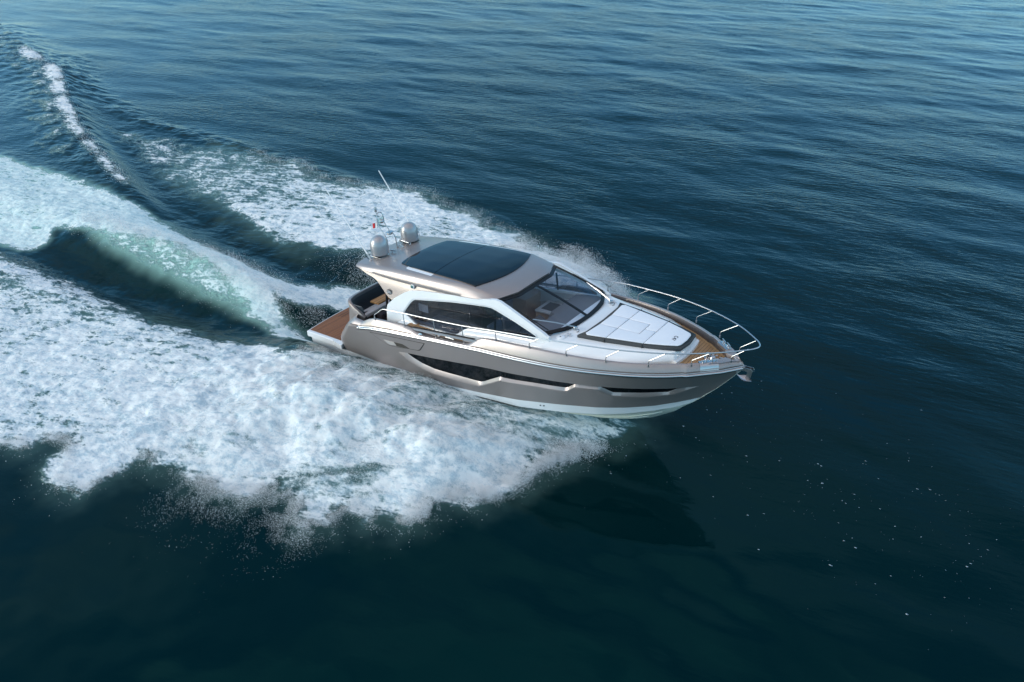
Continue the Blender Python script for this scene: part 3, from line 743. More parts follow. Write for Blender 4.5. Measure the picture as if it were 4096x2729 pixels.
quilt([(A2, -inw(A2)), (12.40, -.53), (12.70, -.39), (12.755, -.3), (12.78, 0), (12.755, .3), (12.70, .39), (12.40, .53), (A2, inw(A2))])
M = Matrix.Translation((12.47, -.07, 2.756)) @ Matrix.Rotation(rad(-90), 4, 'Z')
text_mesh("C47", "sunpad_lettering", BLACK, pad_o, M, .15)

# deck surfaces
dk = MB(); rows = []
for x in [x for x in ST if 11.3 <= x <= 13.98]:
    cx_, cy_ = capoff(x, .20); rows.append([(cx_, cy_ * t, 2.376) for t in np.linspace(-1, 1, 9)])
dk.grid(rows); dk.build("foredeck_teak", TEAK, Y)
dm = MB()
for s in (-1, 1):
    a = []; b = []
    for x in [x for x in ST if 11.3 <= x <= 13.98]:
        c0 = capoff(x, .235); c1 = capoff(x, .30)
        a.append([(c0[0], s * c0[1], 2.382), (c1[0], s * c1[1], 2.382)])
    dm.grid(a)
dm.build("deck_margin", paint("teak_margin", (.44, .26, .12), .5, var=.15, vscale=20), Y)
dw = MB()
for s in (-1, 1):
    rows = []
    for x in [x for x in ST if 4.3 <= x <= 11.4]:
        c0 = capoff(x, .2); z = interp(x, ZDK)
        rows.append([(x, s * 1.45, z), (x, s * 1.7, z), (c0[0], s * c0[1], z)])
    dw.grid(rows)
dw.build("side_deck", WHITE, Y)
for s in (-1, 1):
    MB().grid([[(x, s * y, interp(x, ZDK) + .008) for y in (1.60, 1.80, 1.97)] for x in np.linspace(4.75, 6.02, 12)]).build("side_deck_teak", TEAK, Y)
    MB().grid([[(x, s * y, interp(x, ZDK) + .008) for y in (1.62 if x < 6.5 else 1.78, 1.85, 1.97)] for x in np.linspace(6.1, 7.22, 12)]).build("side_deck_teak", TEAK, Y)
    MB().box((6.06, s * 1.80, 1.93), (.05, .36, .03)).build("deck_sill", WHITE, Y)
# stemhead: centre channel, windlass, hatch
MB().box((13.62, 0, 2.384), (.62, .24, .012), bev=.004).build("stem_plate", STEEL, Y)
w_ = MB().lathe((13.36, .0, 2.385), [(.10, 0), (.10, .03), (.06, .05), (.05, .10), (.07, .12), (.07, .14), (.0, .15)], 20)
w_.lathe((13.36, .0, 2.44), [(.075, -.03), (.045, 0), (.075, .03)], 20).lathe((13.50, -.02, 2.39), [(.09, 0), (.09, .05), (.06, .10), (0, .12)], 18)
wo = w_.build("windlass", STEEL, Y)
ch = MB()
for i in range(14):
    a = (13.52 + i * .042, -.03 + .012 * sin(i * 1.3), 2.405 + .006 * (i % 2))
    ch.lathe(a, [(.016, -.006), (.024, 0), (.016, .006), (.010, 0), (.016, -.006)], 8, axis=(0, 1, 0) if i % 2 else (0, 0, 1))
ch.build("anchor_chain", STEEL, wo)
for p in ((13.40, .25), (13.50, .25)):
    MB().lathe((p[0], p[1], 2.378), [(.035, 0), (.035, .012), (.02, .022), (0, .024)], 14).build("foot_switch", STEEL, Y)
MB().lathe((13.40, -.19, 2.378), [(.045, 0), (.045, .008), (0, .012)], 16).build("deck_filler", STEEL, Y)
MB().tube([(13.60, .17, 2.40), (13.95, .14, 2.43)], .018, seg=8).build("chain_guide", STEEL, Y)
MB().tube([(13.60, -.12, 2.40), (13.85, -.1, 2.43)], .014, seg=8).build("chain_guide", STEEL, Y)
MB().box((14.0, 0, 2.46), (.45, .10, .14), bev=.02).build("bow_channel", STEEL, Y)
# broad bow caps either side of the anchor channel
for s in (-1, 1):
    rows = []
    for x in np.linspace(13.66, 14.26, 12):
        c_ = capoff(x, .06); z = interp(x, ZCAP) + .002; y0 = min(.09 + max(0, 13.86 - x) * 1.6, c_[1])
        rows.append([(c_[0], s * y0, z - .10), (c_[0], s * y0, z - .012), (c_[0], s * min(y0 + .012, c_[1]), z), (c_[0], s * c_[1], z)])
    MB().grid(rows).build("bow_cap", TAUPE, Y)
# polished cleat plates and cleats on the bow caps
def cleat_at(c, ang, name="mooring_cleat", L=.22, h=.07, par=None):
    m = MB(); d = Vector((cos(ang), sin(ang), 0)); c = Vector(c)
    m.tube([c - d * L / 2 + Vector((0, 0, h)), c + Vector((0, 0, h + .008)), c + d * L / 2 + Vector((0, 0, h))], .014, seg=8)
    for k in (-.045, .045): m.tube([c + d * k, c + d * k + Vector((0, 0, h))], lambda t: .020 - .006 * t, seg=8)
    return m.build(name, STEEL, Y)
for s in (-1, 1):
    rows = []
    for x in np.linspace(13.50, 13.86, 8):
        z = interp(x, ZCAP); r = []
        for d, dz in ((.015, -.16), (.03, -.09), (.06, -.02), (.10, .006), (.17, .008), (.24, .0), (.25, -.07)):
            c_ = capoff(x, d); r.append((c_[0], s * c_[1], z + dz))
        rows.append(r)
    MB().grid(rows).build("cleat_plate", STEEL, Y)
    for x in (13.60, 13.78):
        c_ = capoff(x, .12); cleat_at((c_[0], s * c_[1], interp(x, ZCAP) + .005), s * -rad(48))
cleat_at((6.53, -2.02, 1.93), 0, L=.30, h=.08); cleat_at((6.53, 2.02, 1.93), 0, L=.30, h=.08)
# small fittings beside the windscreen
for s in (-1, 1):
    if s < 0: MB().lathe((9.83, -1.34, 2.625), [(.12, 0), (.12, .02), (.09, .032), (.03, .034), (.025, .03), (0, .03)], 26).build("deck_vent", WHITE, Y)
    m = MB()
    for dx, dy in ((0, .09), (.0, -.05), (.09, .02)):
        m.lathe((9.92 + dx, s * 1.18 + dy, 2.65), [(.05, -.006), (.056, 0), (.05, .006), (.044, 0), (.05, -.006)], 18)
    m.build("cup_ring", STEEL, Y)
MB().lathe((9.82, -1.34, 2.655), [(.02, 0), (.018, .006), (0, .008)], 10).build("vent_knob", BLACK, Y)
MB().lathe((5.50, -2.13, 1.87), [(.075, 0), (.07, .012), (.045, .016), (0, .016)], 20, axis=(.25, -.9, .35)).build("fuel_filler", STEEL, Y)

# ---------------------------------------------------------------- rails
TOPR = [(4.8, 2.03, 2.375), (6.0, 2.06, 2.475), (7.05, 2.06, 2.565), (8.22, 2.06, 2.71), (9.64, 2.04, 2.86), (10.73, 1.91, 2.93), (11.79, 1.71, 2.98), (12.85, 1.35, 3.02), (13.77, .85, 3.06), (14.40, .34, 3.075)]
def railside(s): return [(x, s * y, z) for x, y, z in TOPR]
aft = lambda s: round_path([(3.60, s * 2.05, 1.88), (3.57, s * 2.04, 2.00), (3.97, s * 2.03, 2.30), (4.8, s * 2.03, 2.375)], .09)[:-1]
pl = smooth_path([(x, -y, z) for x, y, z in TOPR] + [(14.58, -.13, 3.08), (14.62, 0, 3.08), (14.58, .13, 3.08)] + [(x, y, z) for x, y, z in TOPR[::-1]], 6)
rail = MB().tube(aft(-1) + pl + aft(1)[::-1], .0165, seg=10)
rail_o = rail.build("guard_rail", STEEL, Y)
BASE = [(14.06, .27, 2.62), (13.30, .87, 2.58), (12.41, 1.40, 2.56), (11.41, 1.74, 2.55), (10.37, 1.94, 2.53), (9.31, 2.05, 2.50)]
TT = [(14.44, .25, 3.07), (13.77, .85, 3.06), (12.85, 1.35, 3.02), (11.79, 1.71, 2.98), (10.73, 1.91, 2.93), (9.64, 2.04, 2.86)]
for s in (-1, 1):
    for b, t in zip(BASE, TT):
        p = round_path([(b[0], s * b[1], b[2]), (b[0] + .0, s * b[1], b[2] + .15), (t[0], s * t[1], t[2])], .05)
        MB().tube(p, .0125, seg=8).lathe((b[0], s * b[1], b[2]), [(.024, -.01), (.024, .05), (.018, .055)], 10).build("stanchion", STEEL, rail_o)
    for b, t in (((3.6, 2.05, 1.86), None), ((4.84, 2.06, 1.96), (4.80, 2.03, 2.37)), ((6.07, 2.08, 1.93), (6.0, 2.06, 2.47)), ((7.10, 2.08, 2.02), (7.05, 2.06, 2.56)), ((8.23, 2.06, 2.41), (8.22, 2.06, 2.70))):
        m = MB().lathe((b[0], s * b[1], b[2]), [(.026, -.01), (.026, .06), (.019, .065)], 10)
        if t: m.tube([(b[0], s * b[1], b[2]), (t[0], s * t[1], t[2])], .0125, seg=8)
        m.build("stanchion", STEEL, rail_o)
    # long flat step bar across the side opening
    bar = MB().prism([(5.18, s * 2.12, 2.03), (7.55, s * 2.12, 2.27), (7.80, s * 2.12, 2.25), (7.72, s * 2.12, 2.215), (5.30, s * 2.12, 1.975)], (0, -s * .035, 0)).build("gate_bar", ALU, Y)
    MB().prism([(5.18, s * 2.10, 2.035), (7.50, s * 2.10, 2.268), (7.50, s * 2.04, 2.268), (5.18, s * 2.04, 2.035)], (0, 0, .012)).build("gate_bar_tread", BLACK, bar)

# ---------------------------------------------------------------- mast gear on the hardtop
def rz(x, y): return drape(x, y, 0)[2]
for s in (-1, 1):
    z = rz(2.74, s * .69)
    o = MB().lathe((2.74, s * .69, z + .055), [(.0, 0), (.22, 0), (.262, .012), (.270, .035), (.277, .04), (.277, .10), (.272, .105), (.277, .11), (.279, .30), (.268, .38), (.242, .46), (.20, .525), (.14, .575), (.07, .60), (0, .605)], 40).build("satellite_dome", DOMEM, Y)
    MB().box((2.74, s * .69, z + .022), (.44, .44, .012), bev=.005).lathe((2.74, s * .69, z + .0), [(.10, 0), (.10, .06)], 18).build("dome_base", BLACK if s > 0 else STEEL, o)
for s in (-1, 1):
    b = Vector((2.72, s * 1.09, rz(2.72, s * 1.09) + .03)); t = Vector((1.12 if s < 0 else 1.28, s * 1.09, 5.34))
    o = MB().tube([tuple(b + (t - b) * .08), tuple(t)], lambda u: .024 - .009 * u, seg=6).build("whip_antenna", paint("antenna_white", (.85, .85, .85), .4), Y)
    m = MB().tube([tuple(b), tuple(b + (t - b) * .10)], .017, seg=8).lathe((b[0], b[1], b[2] - .03), [(.05, 0), (.05, .012), (.025, .03), (.02, .07)], 14)
    m.build("antenna_mount", STEEL, o)
    MB().tube(smooth_path([(2.66, s * 1.12, b.z), (2.60, s * 1.16, b.z + .10), (2.66, s * 1.20, b.z + .12), (2.74, s * 1.16, b.z + .03)], 5), .006, seg=5).build("antenna_cable", BLACK, o)
mast = MB()
z0 = rz(2.7, 0)
mast.tube(round_path([(2.68, -.25, z0 - .02), (2.66, -.25, 3.70), (2.36, -.25, 4.07), (2.33, -.25, 4.33), (2.30, -.20, 4.43), (2.29, -.10, 4.46), (2.30, .0, 4.42), (2.34, .02, 4.32), (2.35, .02, 4.09), (2.54, .02, 3.86), (2.53, .02, 3.76)], .05), .017, seg=8)
mast.tube(round_path([(2.72, .10, z0 - .02), (2.69, .10, 3.66), (2.62, .07, 3.77), (2.55, .03, 3.79)], .05), .016, seg=8)
mast_o = mast.build("mast", STEEL, Y)
MB().box((2.54, .03, 3.80), (.16, .26, .012)).box((2.54, .03, 3.755), (.10, .18, .07), bev=.01).build("mast_bracket", ALU, mast_o)
MB().prism([(2.345, -.235, 4.08), (2.345, .005, 4.10), (2.335, .005, 4.29), (2.335, -.235, 4.27)], (-.006, 0, 0)).build("mast_plate", tint_glass("clear_plate", (.75, .85, .83)), mast_o)
MB().lathe((2.36, -.10, 4.17), [(.07, 0), (.068, .03), (.05, .06), (.025, .078), (0, .082)], 20, axis=(1, 0, .1)).build("mast_lamp", STEEL, mast_o)
o = MB().tube([(2.30, -.21, 4.43), (2.29, -.22, 4.50)], .012).lathe((2.29, -.22, 4.50), [(.04, 0), (.042, .04), (.036, .045)], 16).build("anchor_light", STEEL, mast_o)
MB().lathe((2.29, -.22, 4.545), [(.038, 0), (.038, .09), (.03, .105), (0, .11)], 16).build("lens", tint_glass("clear_lens", (.7, .75, .74)), o)
hz = rz(2.9, .2)
h_ = MB()
for a, b in (((2.70, .32, hz + .14), (3.10, .26, hz + .14)),):
    h_.tube([a, b], lambda t: .014 + .0 * t, seg=8)
h_.lathe((3.08, .262, hz + .14), [(.015, 0), (.02, .03), (.045, .07), (.05, .072)], 16, axis=(1, -.15, 0)).lathe((2.72, .317, hz + .14), [(.015, 0), (.02, .02), (.05, .045), (.05, .06)], 16, axis=(-1, .15, 0))
h_.tube([(2.78, .31, hz), (2.78, .31, hz + .13)], .012).tube([(2.98, .28, hz), (2.98, .28, hz + .13)], .012)
h_.build("signal_horn", STEEL, Y)
MB().tube(round_path([(2.74, .10, hz), (2.80, .16, hz + .06), (3.02, .10, hz + .05)], .05), .016, seg=8).build("horn_trumpet", STEEL, Y)
MB().tube([(2.86, -.34, rz(2.86, -.34) + .07), (3.08, -.34, rz(3.0, -.34) + .07)], .022, seg=10).tube([(2.92, -.34, rz(2.9, -.34)), (2.92, -.34, rz(2.9, -.34) + .07)], .012).build("horn_trumpet", STEEL, Y)

# ---------------------------------------------------------------- things carried by the yacht (world transform of the yacht)
BM = Matrix.Translation(yacht.location) @ yacht.rotation_euler.to_matrix().to_4x4()
def thing(name, loc, label, cat):
    o = bpy.data.objects.new(name, None); COL.objects.link(o)
    o.matrix_world = BM @ Matrix.Translation(loc); top(o, label, cat); return o
# anchor: built round its own stock pin
an = thing("anchor", (14.42, 0, 2.40), "polished steel plough anchor hanging under the bow roller", "anchor")
m = MB()
for s in (-1, 1):
    m.prism([(-.20, s * .055, .04), (.10, s * .055, .035), (.13, s * .055, -.02), (.10, s * .055, -.08), (-.05, s * .055, -.05), (-.20, s * .055, -.06)], (0, s * .008, 0))
m.build("roller_cheek", STEEL, an)
MB().lathe((.06, -.05, -.01), [(.04, 0), (.025, .05), (.04, .10)], 14, axis=(0, 1, 0)).build("bow_roller", BLACK, an)
MB().prism([(-.18, -.012, .0), (.06, -.012, .0), (.10, -.012, -.05), (.06, -.012, -.34), (-.02, -.012, -.33), (-.06, -.012, -.26), (-.02, -.012, -.10), (-.18, -.012, -.05)], (0, .024, 0)).build("shank", STEEL, an)
m = MB(); rows = []
for t in np.linspace(0, 1, 9):
    x = .10 - .38 * t; z = -.34 + .10 * t * t - .03 * sin(pi * t); w = .02 + .13 * sin(pi * min(1, t * 1.15)) * (1 - .3 * t)
    if t > .98: w = .01
    rows.append([(x, -w, z + w * .5), (x, -w * .5, z + w * .12), (x, 0, z), (x, w * .5, z + w * .12), (x, w, z + w * .5)])
m.grid(rows); m.grid([[(a, b, c + .012) for a, b, c in r] for r in rows], flip=True)
m.grid([[r[0] for r in rows], [(r[0][0], r[0][1], r[0][2] + .012) for r in rows]]); m.grid([[r[-1] for r in rows], [(r[-1][0], r[-1][1], r[-1][2] + .012) for r in rows]])
m.build("fluke", STEEL, an)
# flag on the mast
fg = thing("flag", (2.32, -.27, 4.10), "small red and white flag fluttering from the mast between the domes", "flag")
def cloth(x0, x1, name, mat):
    rows = []
    for t in np.linspace(x0, x1, 7):
        a = -.015 - .17 * t; wv = .02 * sin(t * 7); hgt = .15 + .02 * t
        rows.append([(a, -.03 * t + wv + .004 * k, -.02 + hgt * (k / 4 - .5) - .05 * t) for k in range(5)])
    MB().grid(rows).build(name, mat, fg)
cloth(0, .42, "white_field", WCL); cloth(.42, 1, "red_field", RED)
MB().tube([(0, 0, -.12), (0, 0, .10)], .005, seg=6).build("halyard", STEEL, fg)
# bag stowed under the stern sofa
bg_ = thing("bag", (2.42, -.5, .955), "dark grey bag with black handles on the cockpit floor below the sofa", "bag")
MB().box((0, 0, .13), (.26, .62, .26), bev=.06).build("bag_body", paint("bag_fabric", (.10, .09, .10), .8, var=.15), bg_)
for y in (-.12, .12):
    MB().tube(smooth_path([(.10, y - .08, .25), (.17, y - .06, .16), (.18, y + .06, .16), (.10, y + .08, .25)], 6), .012, seg=6).build("bag_handle", BLACK, bg_)

# ================================================================== the sea
rng = np.random.RandomState(7)
_perm = np.tile(rng.permutation(256), 3).astype(np.int32)
_ga = rng.rand(256) * 2 * np.pi
_gx, _gy = np.cos(_ga).astype(np.float32), np.sin(_ga).astype(np.float32)
def perlin(x, y):
    x = np.asarray(x, np.float32); y = np.asarray(y, np.float32)
    xi = np.floor(x).astype(np.int32); yi = np.floor(y).astype(np.int32); xf = x - xi; yf = y - yi; xi &= 255; yi &= 255
    u = xf * xf * xf * (xf * (xf * 6 - 15) + 10); v = yf * yf * yf * (yf * (yf * 6 - 15) + 10)
    def g(ix, iy, fx, fy):
        h = _perm[_perm[ix] + iy] & 255; return _gx[h] * fx + _gy[h] * fy
    a = g(xi, yi, xf, yf); b = g(xi + 1, yi, xf - 1, yf); c = g(xi, yi + 1, xf, yf - 1); d = g(xi + 1, yi + 1, xf - 1, yf - 1)
    return (a + u * (b - a)) * (1 - v) + (c + u * (d - c)) * v
def fbm(x, y, n=4, gain=.5):
    s = 0; a = 1; t = 0
    for i in range(n):
        s = s + a * perlin(x * 2 ** i + 17.3 * i, y * 2 ** i - 9.1 * i); t += a; a *= gain
    return s / t * 1.5
def sstep(a, b, x):
    t = np.clip((x - a) / (b - a), 0, 1); return t * t * (3 - 2 * t)
def poly_sd(x, y, P):
    """signed distance to a polygon, positive inside"""
    P = np.array(P, np.float32); d2 = np.full(x.shape, 1e9, np.float32); ins = np.zeros(x.shape, bool)
    n = len(P)
    for i in range(n):
        ax, ay = P[i]; bx, by = P[(i + 1) % n]; ex, ey = bx - ax, by - ay
        px, py = x - ax, y - ay; t = np.clip((px * ex + py * ey) / (ex * ex + ey * ey + 1e-9), 0, 1)
        d2 = np.minimum(d2, (px - ex * t) ** 2 + (py - ey * t) ** 2)
        c = ((ay > y) != (by > y))
        if by != ay: ins ^= c & (x < (bx - ax) * (y - ay) / (by - ay) + ax)
    return np.where(ins, 1, -1) * np.sqrt(d2)
def line_field(x, y, L):
    """nearest point on a polyline: signed side distance and interpolated extra columns"""
    L = np.array(L, np.float32); best = np.full(x.shape, 1e9, np.float32); sd = np.zeros(x.shape, np.float32)
    ex_ = [np.zeros(x.shape, np.float32) for _ in range(L.shape[1] - 2)]
    for i in range(len(L) - 1):
        a, b = L[i], L[i + 1]; e = b[:2] - a[:2]; px, py = x - a[0], y - a[1]
        t = np.clip((px * e[0] + py * e[1]) / (e @ e), 0, 1); dx, dy = px - e[0] * t, py - e[1] * t; d = dx * dx + dy * dy
        m = d < best; best = np.where(m, d, best); cr = e[0] * py - e[1] * px
        sd = np.where(m, np.sqrt(d) * np.where(cr > 0, 1, -1), sd)
        for k in range(len(ex_)): ex_[k] = np.where(m, a[2 + k] + (b[2 + k] - a[2 + k]) * t, ex_[k])
    return sd, ex_

def axis(lo, hi, d, far_lo, far_hi, mid=.26, lim=95):
    c = list(np.arange(lo, hi, d))
    def grow(start, sign, far):
        o = []; p = start; s = d
        while abs(p) < far:
            s = min(s * 1.022, mid) if abs(p) < lim else s * 1.12
            p += sign * s; o.append(p)
        return o
    return np.array(grow(c[0], -1, far_lo)[::-1] + c + grow(c[-1], 1, far_hi))
ax_ = axis(-22, 12.5, .055, 6000, 6000); ay_ = axis(-12, 10.5, .055, 6000, 6000)
X, YY = np.meshgrid(ax_.astype(np.float32), ay_.astype(np.float32), indexing='xy')
NX, NY = len(ax_), len(ay_)
x = X.ravel(); y = YY.ravel()

A_POLY = [(11.3, 0.1), (10.9, -1.1), (10.5, -2.0), (10.0, -2.9), (9.8, -4.1), (9.6, -4.7), (9.1, -5.0), (8.8, -5.4), (8.7, -5.9), (8.6, -6.3), (8.3, -6.7), (7.8, -6.8), (7.0, -6.8), (7.0, -7.3), (7.1, -7.8), (6.6, -7.9), (5.7, -7.4), (4.9, -7.4), (4.7, -8.0), (4.1, -8.2), (3.1, -8.4), (1.7, -8.5), (1.1, -8.8), (1.0, -9.3), (1.1, -9.9), (1.1, -10.4), (0.7, -10.6), (0.1, -10.5), (-0.4, -10.1), (-0.9, -9.5), (-1.7, -9.8), (-1.7, -10.3), (-2.3, -10.4), (-2.5, -10.7), (-3.5, -12.2), (-14.2, -9.8), (-30, -9), (-30, -6), (-14.2, -5.9), (-12.1, -5.9), (-10.8, -5.4), (-9.1, -5.4), (-7.3, -5.0), (-4.9, -4.5), (-2.9, -4.3), (-1.7, -3.9), (-0.5, -3.4), (0.6, -3.4), (1.3, -3.1), (1.7, -2.6), (2.9, -1.7), (3.9, -1.5), (5.2, -1.4), (6.5, -1.2), (7.5, -1.0), (9.3, -.5), (10.5, 0)]
B_POLY = [(-60, -.6), (-40, 0.6), (-30.5, 0.8), (-25.8, 1.0), (-22.9, 1.1), (-20.5, 1.2), (-16.8, 1.1), (-13.2, 0.8), (-10.6, 0.35), (-8.7, 0.15), (-6.6, 0.0), (-4.9, 0.0), (-3.6, 0.4), (-2.6, 0.9), (-1.3, 1.6), (0.2, 2.2), (.2, 1.1), (-0.6, .3), (-1.5, -.4), (-2.1, -0.9), (-2.6, -1.1), (-2.0, -1.4), (-1.1, -1.7), (0.4, -1.85), (0.5, -2.3), (-0.9, -2.5), (-2.7, -2.1), (-4.9, -1.5), (-7.8, -1.1), (-9.4, -1.3), (-10.3, -1.6), (-11.4, -1.9), (-13.4, -2.2), (-14.6, -2.5), (-14.0, -3.4), (-14.6, -4.3), (-16.2, -4.6), (-30, -5), (-60, -9)]
T_POLY = [(-13.4, -2.0), (-12.0, -1.4), (-9.2, -0.8), (-6.8, -0.7), (-4.2, -1.0), (-1.5, -1.8), (.6, -2.1), (-0.9, -2.3), (-2.4, -2.3), (-4.1, -2.3), (-6.4, -2.35), (-8.7, -2.4), (-10.8, -2.4)]
C_POLY = [(10.9, 1.0), (10.2, 2.2), (9.4, 3.4), (8.3, 4.7), (7.2, 5.9), (6.2, 6.8), (5.6, 7.2), (4.8, 7.9), (3.9, 7.9), (2.8, 7.5), (2.0, 6.8), (2.2, 8.3), (1.2, 8.5), (0.0, 8.3), (-1.4, 9.1), (-2.2, 9.2), (-3.9, 9.1), (-4.9, 9.8), (-6.3, 9.6), (-7.2, 8.8), (-8.7, 8.7), (-10.6, 8.2), (-13.0, 9.1), (-13.9, 8.5), (-16.2, 8.7), (-18.2, 8.3), (-18.9, 7.3), (-17.9, 5.6), (-17.9, 4.7), (-16.2, 4.2), (-13.5, 3.9), (-11.1, 3.4), (-8.4, 2.8), (-6.5, 2.6), (-5.0, 2.7), (-4.0, 3.0), (-3.3, 3.4), (-1.0, 3.5), (1.2, 2.8), (2.9, 1.7), (6.5, 1.2), (9.3, .5)]
C2_POLY = [(-29, 7.2), (-22.3, 8.2), (-18.2, 8.7), (-12.5, 8.9), (-10.9, 5.9), (-11.8, 3.7), (-14.4, 3.0), (-19.0, 3.9), (-23.6, 5.4)]
E_POLY = [(-1.6, 2.6), (1.8, 1.9), (2.2, 3.2), (-.5, 4.0), (-2.2, 3.6)]

near = (x > -70) & (x < 20) & (y > -24) & (y < 24)
xn, yn = x[near], y[near]
wx, wy = fbm(xn * .9, yn * .9, 4) * .55, fbm(xn * .9 + 40, yn * .9 + 40, 4) * .55      # ragged edges
w2 = fbm(xn * 3.1, yn * 3.1, 3) * .16
dA = poly_sd(xn + wx + w2, yn + wy + w2, A_POLY); dB = poly_sd(xn + wx * .7, yn + wy * .7, B_POLY)
dT = poly_sd(xn + wx * .5, yn + wy * .3, T_POLY); dC = poly_sd(xn + wx * 1.2 + w2, yn + wy * 1.2 + w2, C_POLY)
dC2 = poly_sd(xn + wx, yn + wy, C2_POLY); dE = poly_sd(xn + wx, yn + wy, E_POLY)
big = fbm(xn * .28 + 5, yn * .42 + 9, 4)
mid = fbm(xn * .8 + 25, yn * 1.3 + 9, 4)

# ---- wave heights
H = np.zeros_like(x)
wr = np.random.RandomState(3)
fade = np.exp(-np.hypot(x, y) / 500)
for i in range(46):
    lam = 1.3 * (7.5 / 1.3) ** wr.rand(); th = rad(99) + wr.randn() * .40
    k = 2 * np.pi / lam; a = .0014 * lam ** .9 * (0.6 + .8 * wr.rand()); ph = wr.rand() * 6.28
    arg = k * (x * math.cos(th) + y * math.sin(th)) + ph
    H += a * (np.sin(arg) + .18 * np.sin(2 * arg)) * fade
# calmer water close to the camera, livelier to port
H *= .38 + .62 * sstep(-6, 14, y + .25 * (x - 5))
H += .035 * fbm(x * .11, y * .2, 2) * fade
# short chop in the far field
chop = fbm(x * .9 + 2, y * 1.9 + 1, 3) * np.exp(-np.hypot(x, y) / 120)
H += .017 * fbm(x * .62 + 3, y * .75 + 8, 2) * sstep(8, -4, y) * fade
H += .016 * chop * sstep(2, 22, y + .3 * x)

hn = H[near]
# wake: rooster tail, diverging crests, troughs
ROOST = [(-.2, -.3, .0, .8), (-2.0, -.9, .28, .9), (-4, -1.0, .55, 1.0), (-6.5, -1.05, .72, 1.15), (-10, -1.2, .70, 1.4), (-14, -1.5, .52, 1.9), (-20, -1.5, .38, 2.4), (-30, -1.6, .25, 3), (-60, -2, .1, 5)]
sd, (hh, ww) = line_field(xn, yn, ROOST)
prof = np.exp(-(sd / ww) ** 2) - .42 * np.exp(-((np.abs(sd) - 2.1 * ww) / (ww * 1.1)) ** 2)
hn = hn + hh * prof * (1 + .25 * mid)
DCR = [(-12.5, .9, .0, .9), (-14, 1.3, .22, .8), (-17, 2.1, .42, .9), (-21, 3.3, .55, 1.1), (-26, 4.9, .62, 1.4), (-33, 7.8, .62, 1.8), (-40, 11.2, .6, 2.1), (-48, 13.2, .55, 2.4), (-60, 17, .4, 3)]
sdD, (hD, wD) = line_field(xn, yn, DCR)
# line runs aft, so its right-hand side (sd<0 after sign) faces port: steeper outside
outside = sdD < 0
hn = hn + hD * np.where(outside, np.exp(-(sdD / (wD * .75)) ** 2), np.exp(-(sdD / (wD * 1.6)) ** 2)) * (1 + .3 * mid)
hn = hn - .35 * hD * np.exp(-((sdD - 3.6 * wD) / (2.0 * wD)) ** 2)
OCR = [(-3, 9.6, .0, .4), (-8, 9.0, .10, .5), (-13, 9.1, .16, .6), (-19, 8.9, .18, .7), (-26, 8.6, .2, .8), (-36, 11.0, .2, 1.0), (-45, 15, .15, 1.3)]
sdO, (hO, wO) = line_field(xn, yn, OCR)
hn = hn + .55 * hO * np.exp(-(sdO / wO) ** 2) * (1 + 1.2 * mid)
# near side: the trough between spray foam and rooster tail keeps running aft
SCR = [(-4, -4.4, .0, .6), (-8, -5.0, .16, .8), (-13, -5.6, .3, 1.0), (-20, -7.4, .45, 1.5), (-40, -13, .5, 2.5)]
sdS, (hS, wS) = line_field(xn, yn, SCR)
hn = hn + hS * np.exp(-(sdS / wS) ** 2)
hn = hn - .16 * np.exp(-((yn + 3.4) / 1.0) ** 2) * sstep(2, -2, xn) * sstep(-26, -10, xn)
# rough turbulent water between the port crests
rough = np.clip(sstep(-.3, .8, dC2) + sstep(-.2, .6, dC) * .6, 0, 1)
hn = hn + .07 * rough * fbm(xn * .9, yn * 1.2, 4)
# water thrown up along the hull, dropping to the level of the stern platform
HH = [(-6, 0), (-2.2, -.12), (-.5, -.34), (0, -.36), (1.4, -.32), (2.4, -.24), (3.1, -.12), (3.8, .05), (4.5, .16), (5.2, .21), (6.5, .20), (7.1, .26), (7.65, .33), (8.5, .38), (9.5, .30), (10.4, .16), (11.2, .03), (12.0, 0)]
YE = [(-14, 10.3), (-3, 10.4), (0, 9.8), (1, 9.2), (2.4, 8.5), (4.4, 8.0), (5.75, 7.5), (7, 7.0), (8.3, 6.2), (8.9, 5.2), (9.5, 4.0), (10.0, 2.9), (10.75, 1.4), (11.3, .4)]
BU = [(-9, .0), (-4, .10), (-1, .2), (1, .45), (3.5, .68), (5.5, .75), (7.5, .60), (9, .34), (10.3, .10), (11.2, 0)]
ay = np.abs(yn)
hl = np.interp(xn, *zip(*HH)).astype(np.float32); ye = np.interp(xn, *zip(*YE)).astype(np.float32); bu = np.interp(xn, *zip(*BU)).astype(np.float32)
hb = np.interp(xn, [0, 8, 10, 11.4], [1.8, 1.6, .9, .1]).astype(np.float32)
t = np.clip((ay - hb) / np.maximum(ye - hb, .3), 0, 1)
lump = 1 + .9 * fbm(xn * .55 + 3, yn * .55, 4)
hn = hn + .38 * sstep(1, 4, xn) * sstep(9.8, 7.5, xn) * np.exp(-((yn - 5.0) / 1.5) ** 2) * (1 + .5 * mid)
hn = hn + (hl * (1 - t) ** 2.2 * np.where(xn < 2.6, np.exp(-np.clip(ay - hb, 0, 9) / .7), 1) + bu * np.sin(np.pi * np.clip(t, 0, 1) ** .8) * lump) * np.where(xn < 12, 1, 0)
# below the hull itself
foot = sstep(.0, .35, np.interp(xn, [.15, .4, 7.5, 8.5, 9.6, 10.5], [0, 1.78, 1.66, 1.35, .8, 0]) - ay)
keel = np.interp(xn, [0, 6, 9, 10.5], [-.95, -.95, -.6, -.2])
hn = np.where(foot > 0, hn * (1 - foot) + keel * foot, hn)
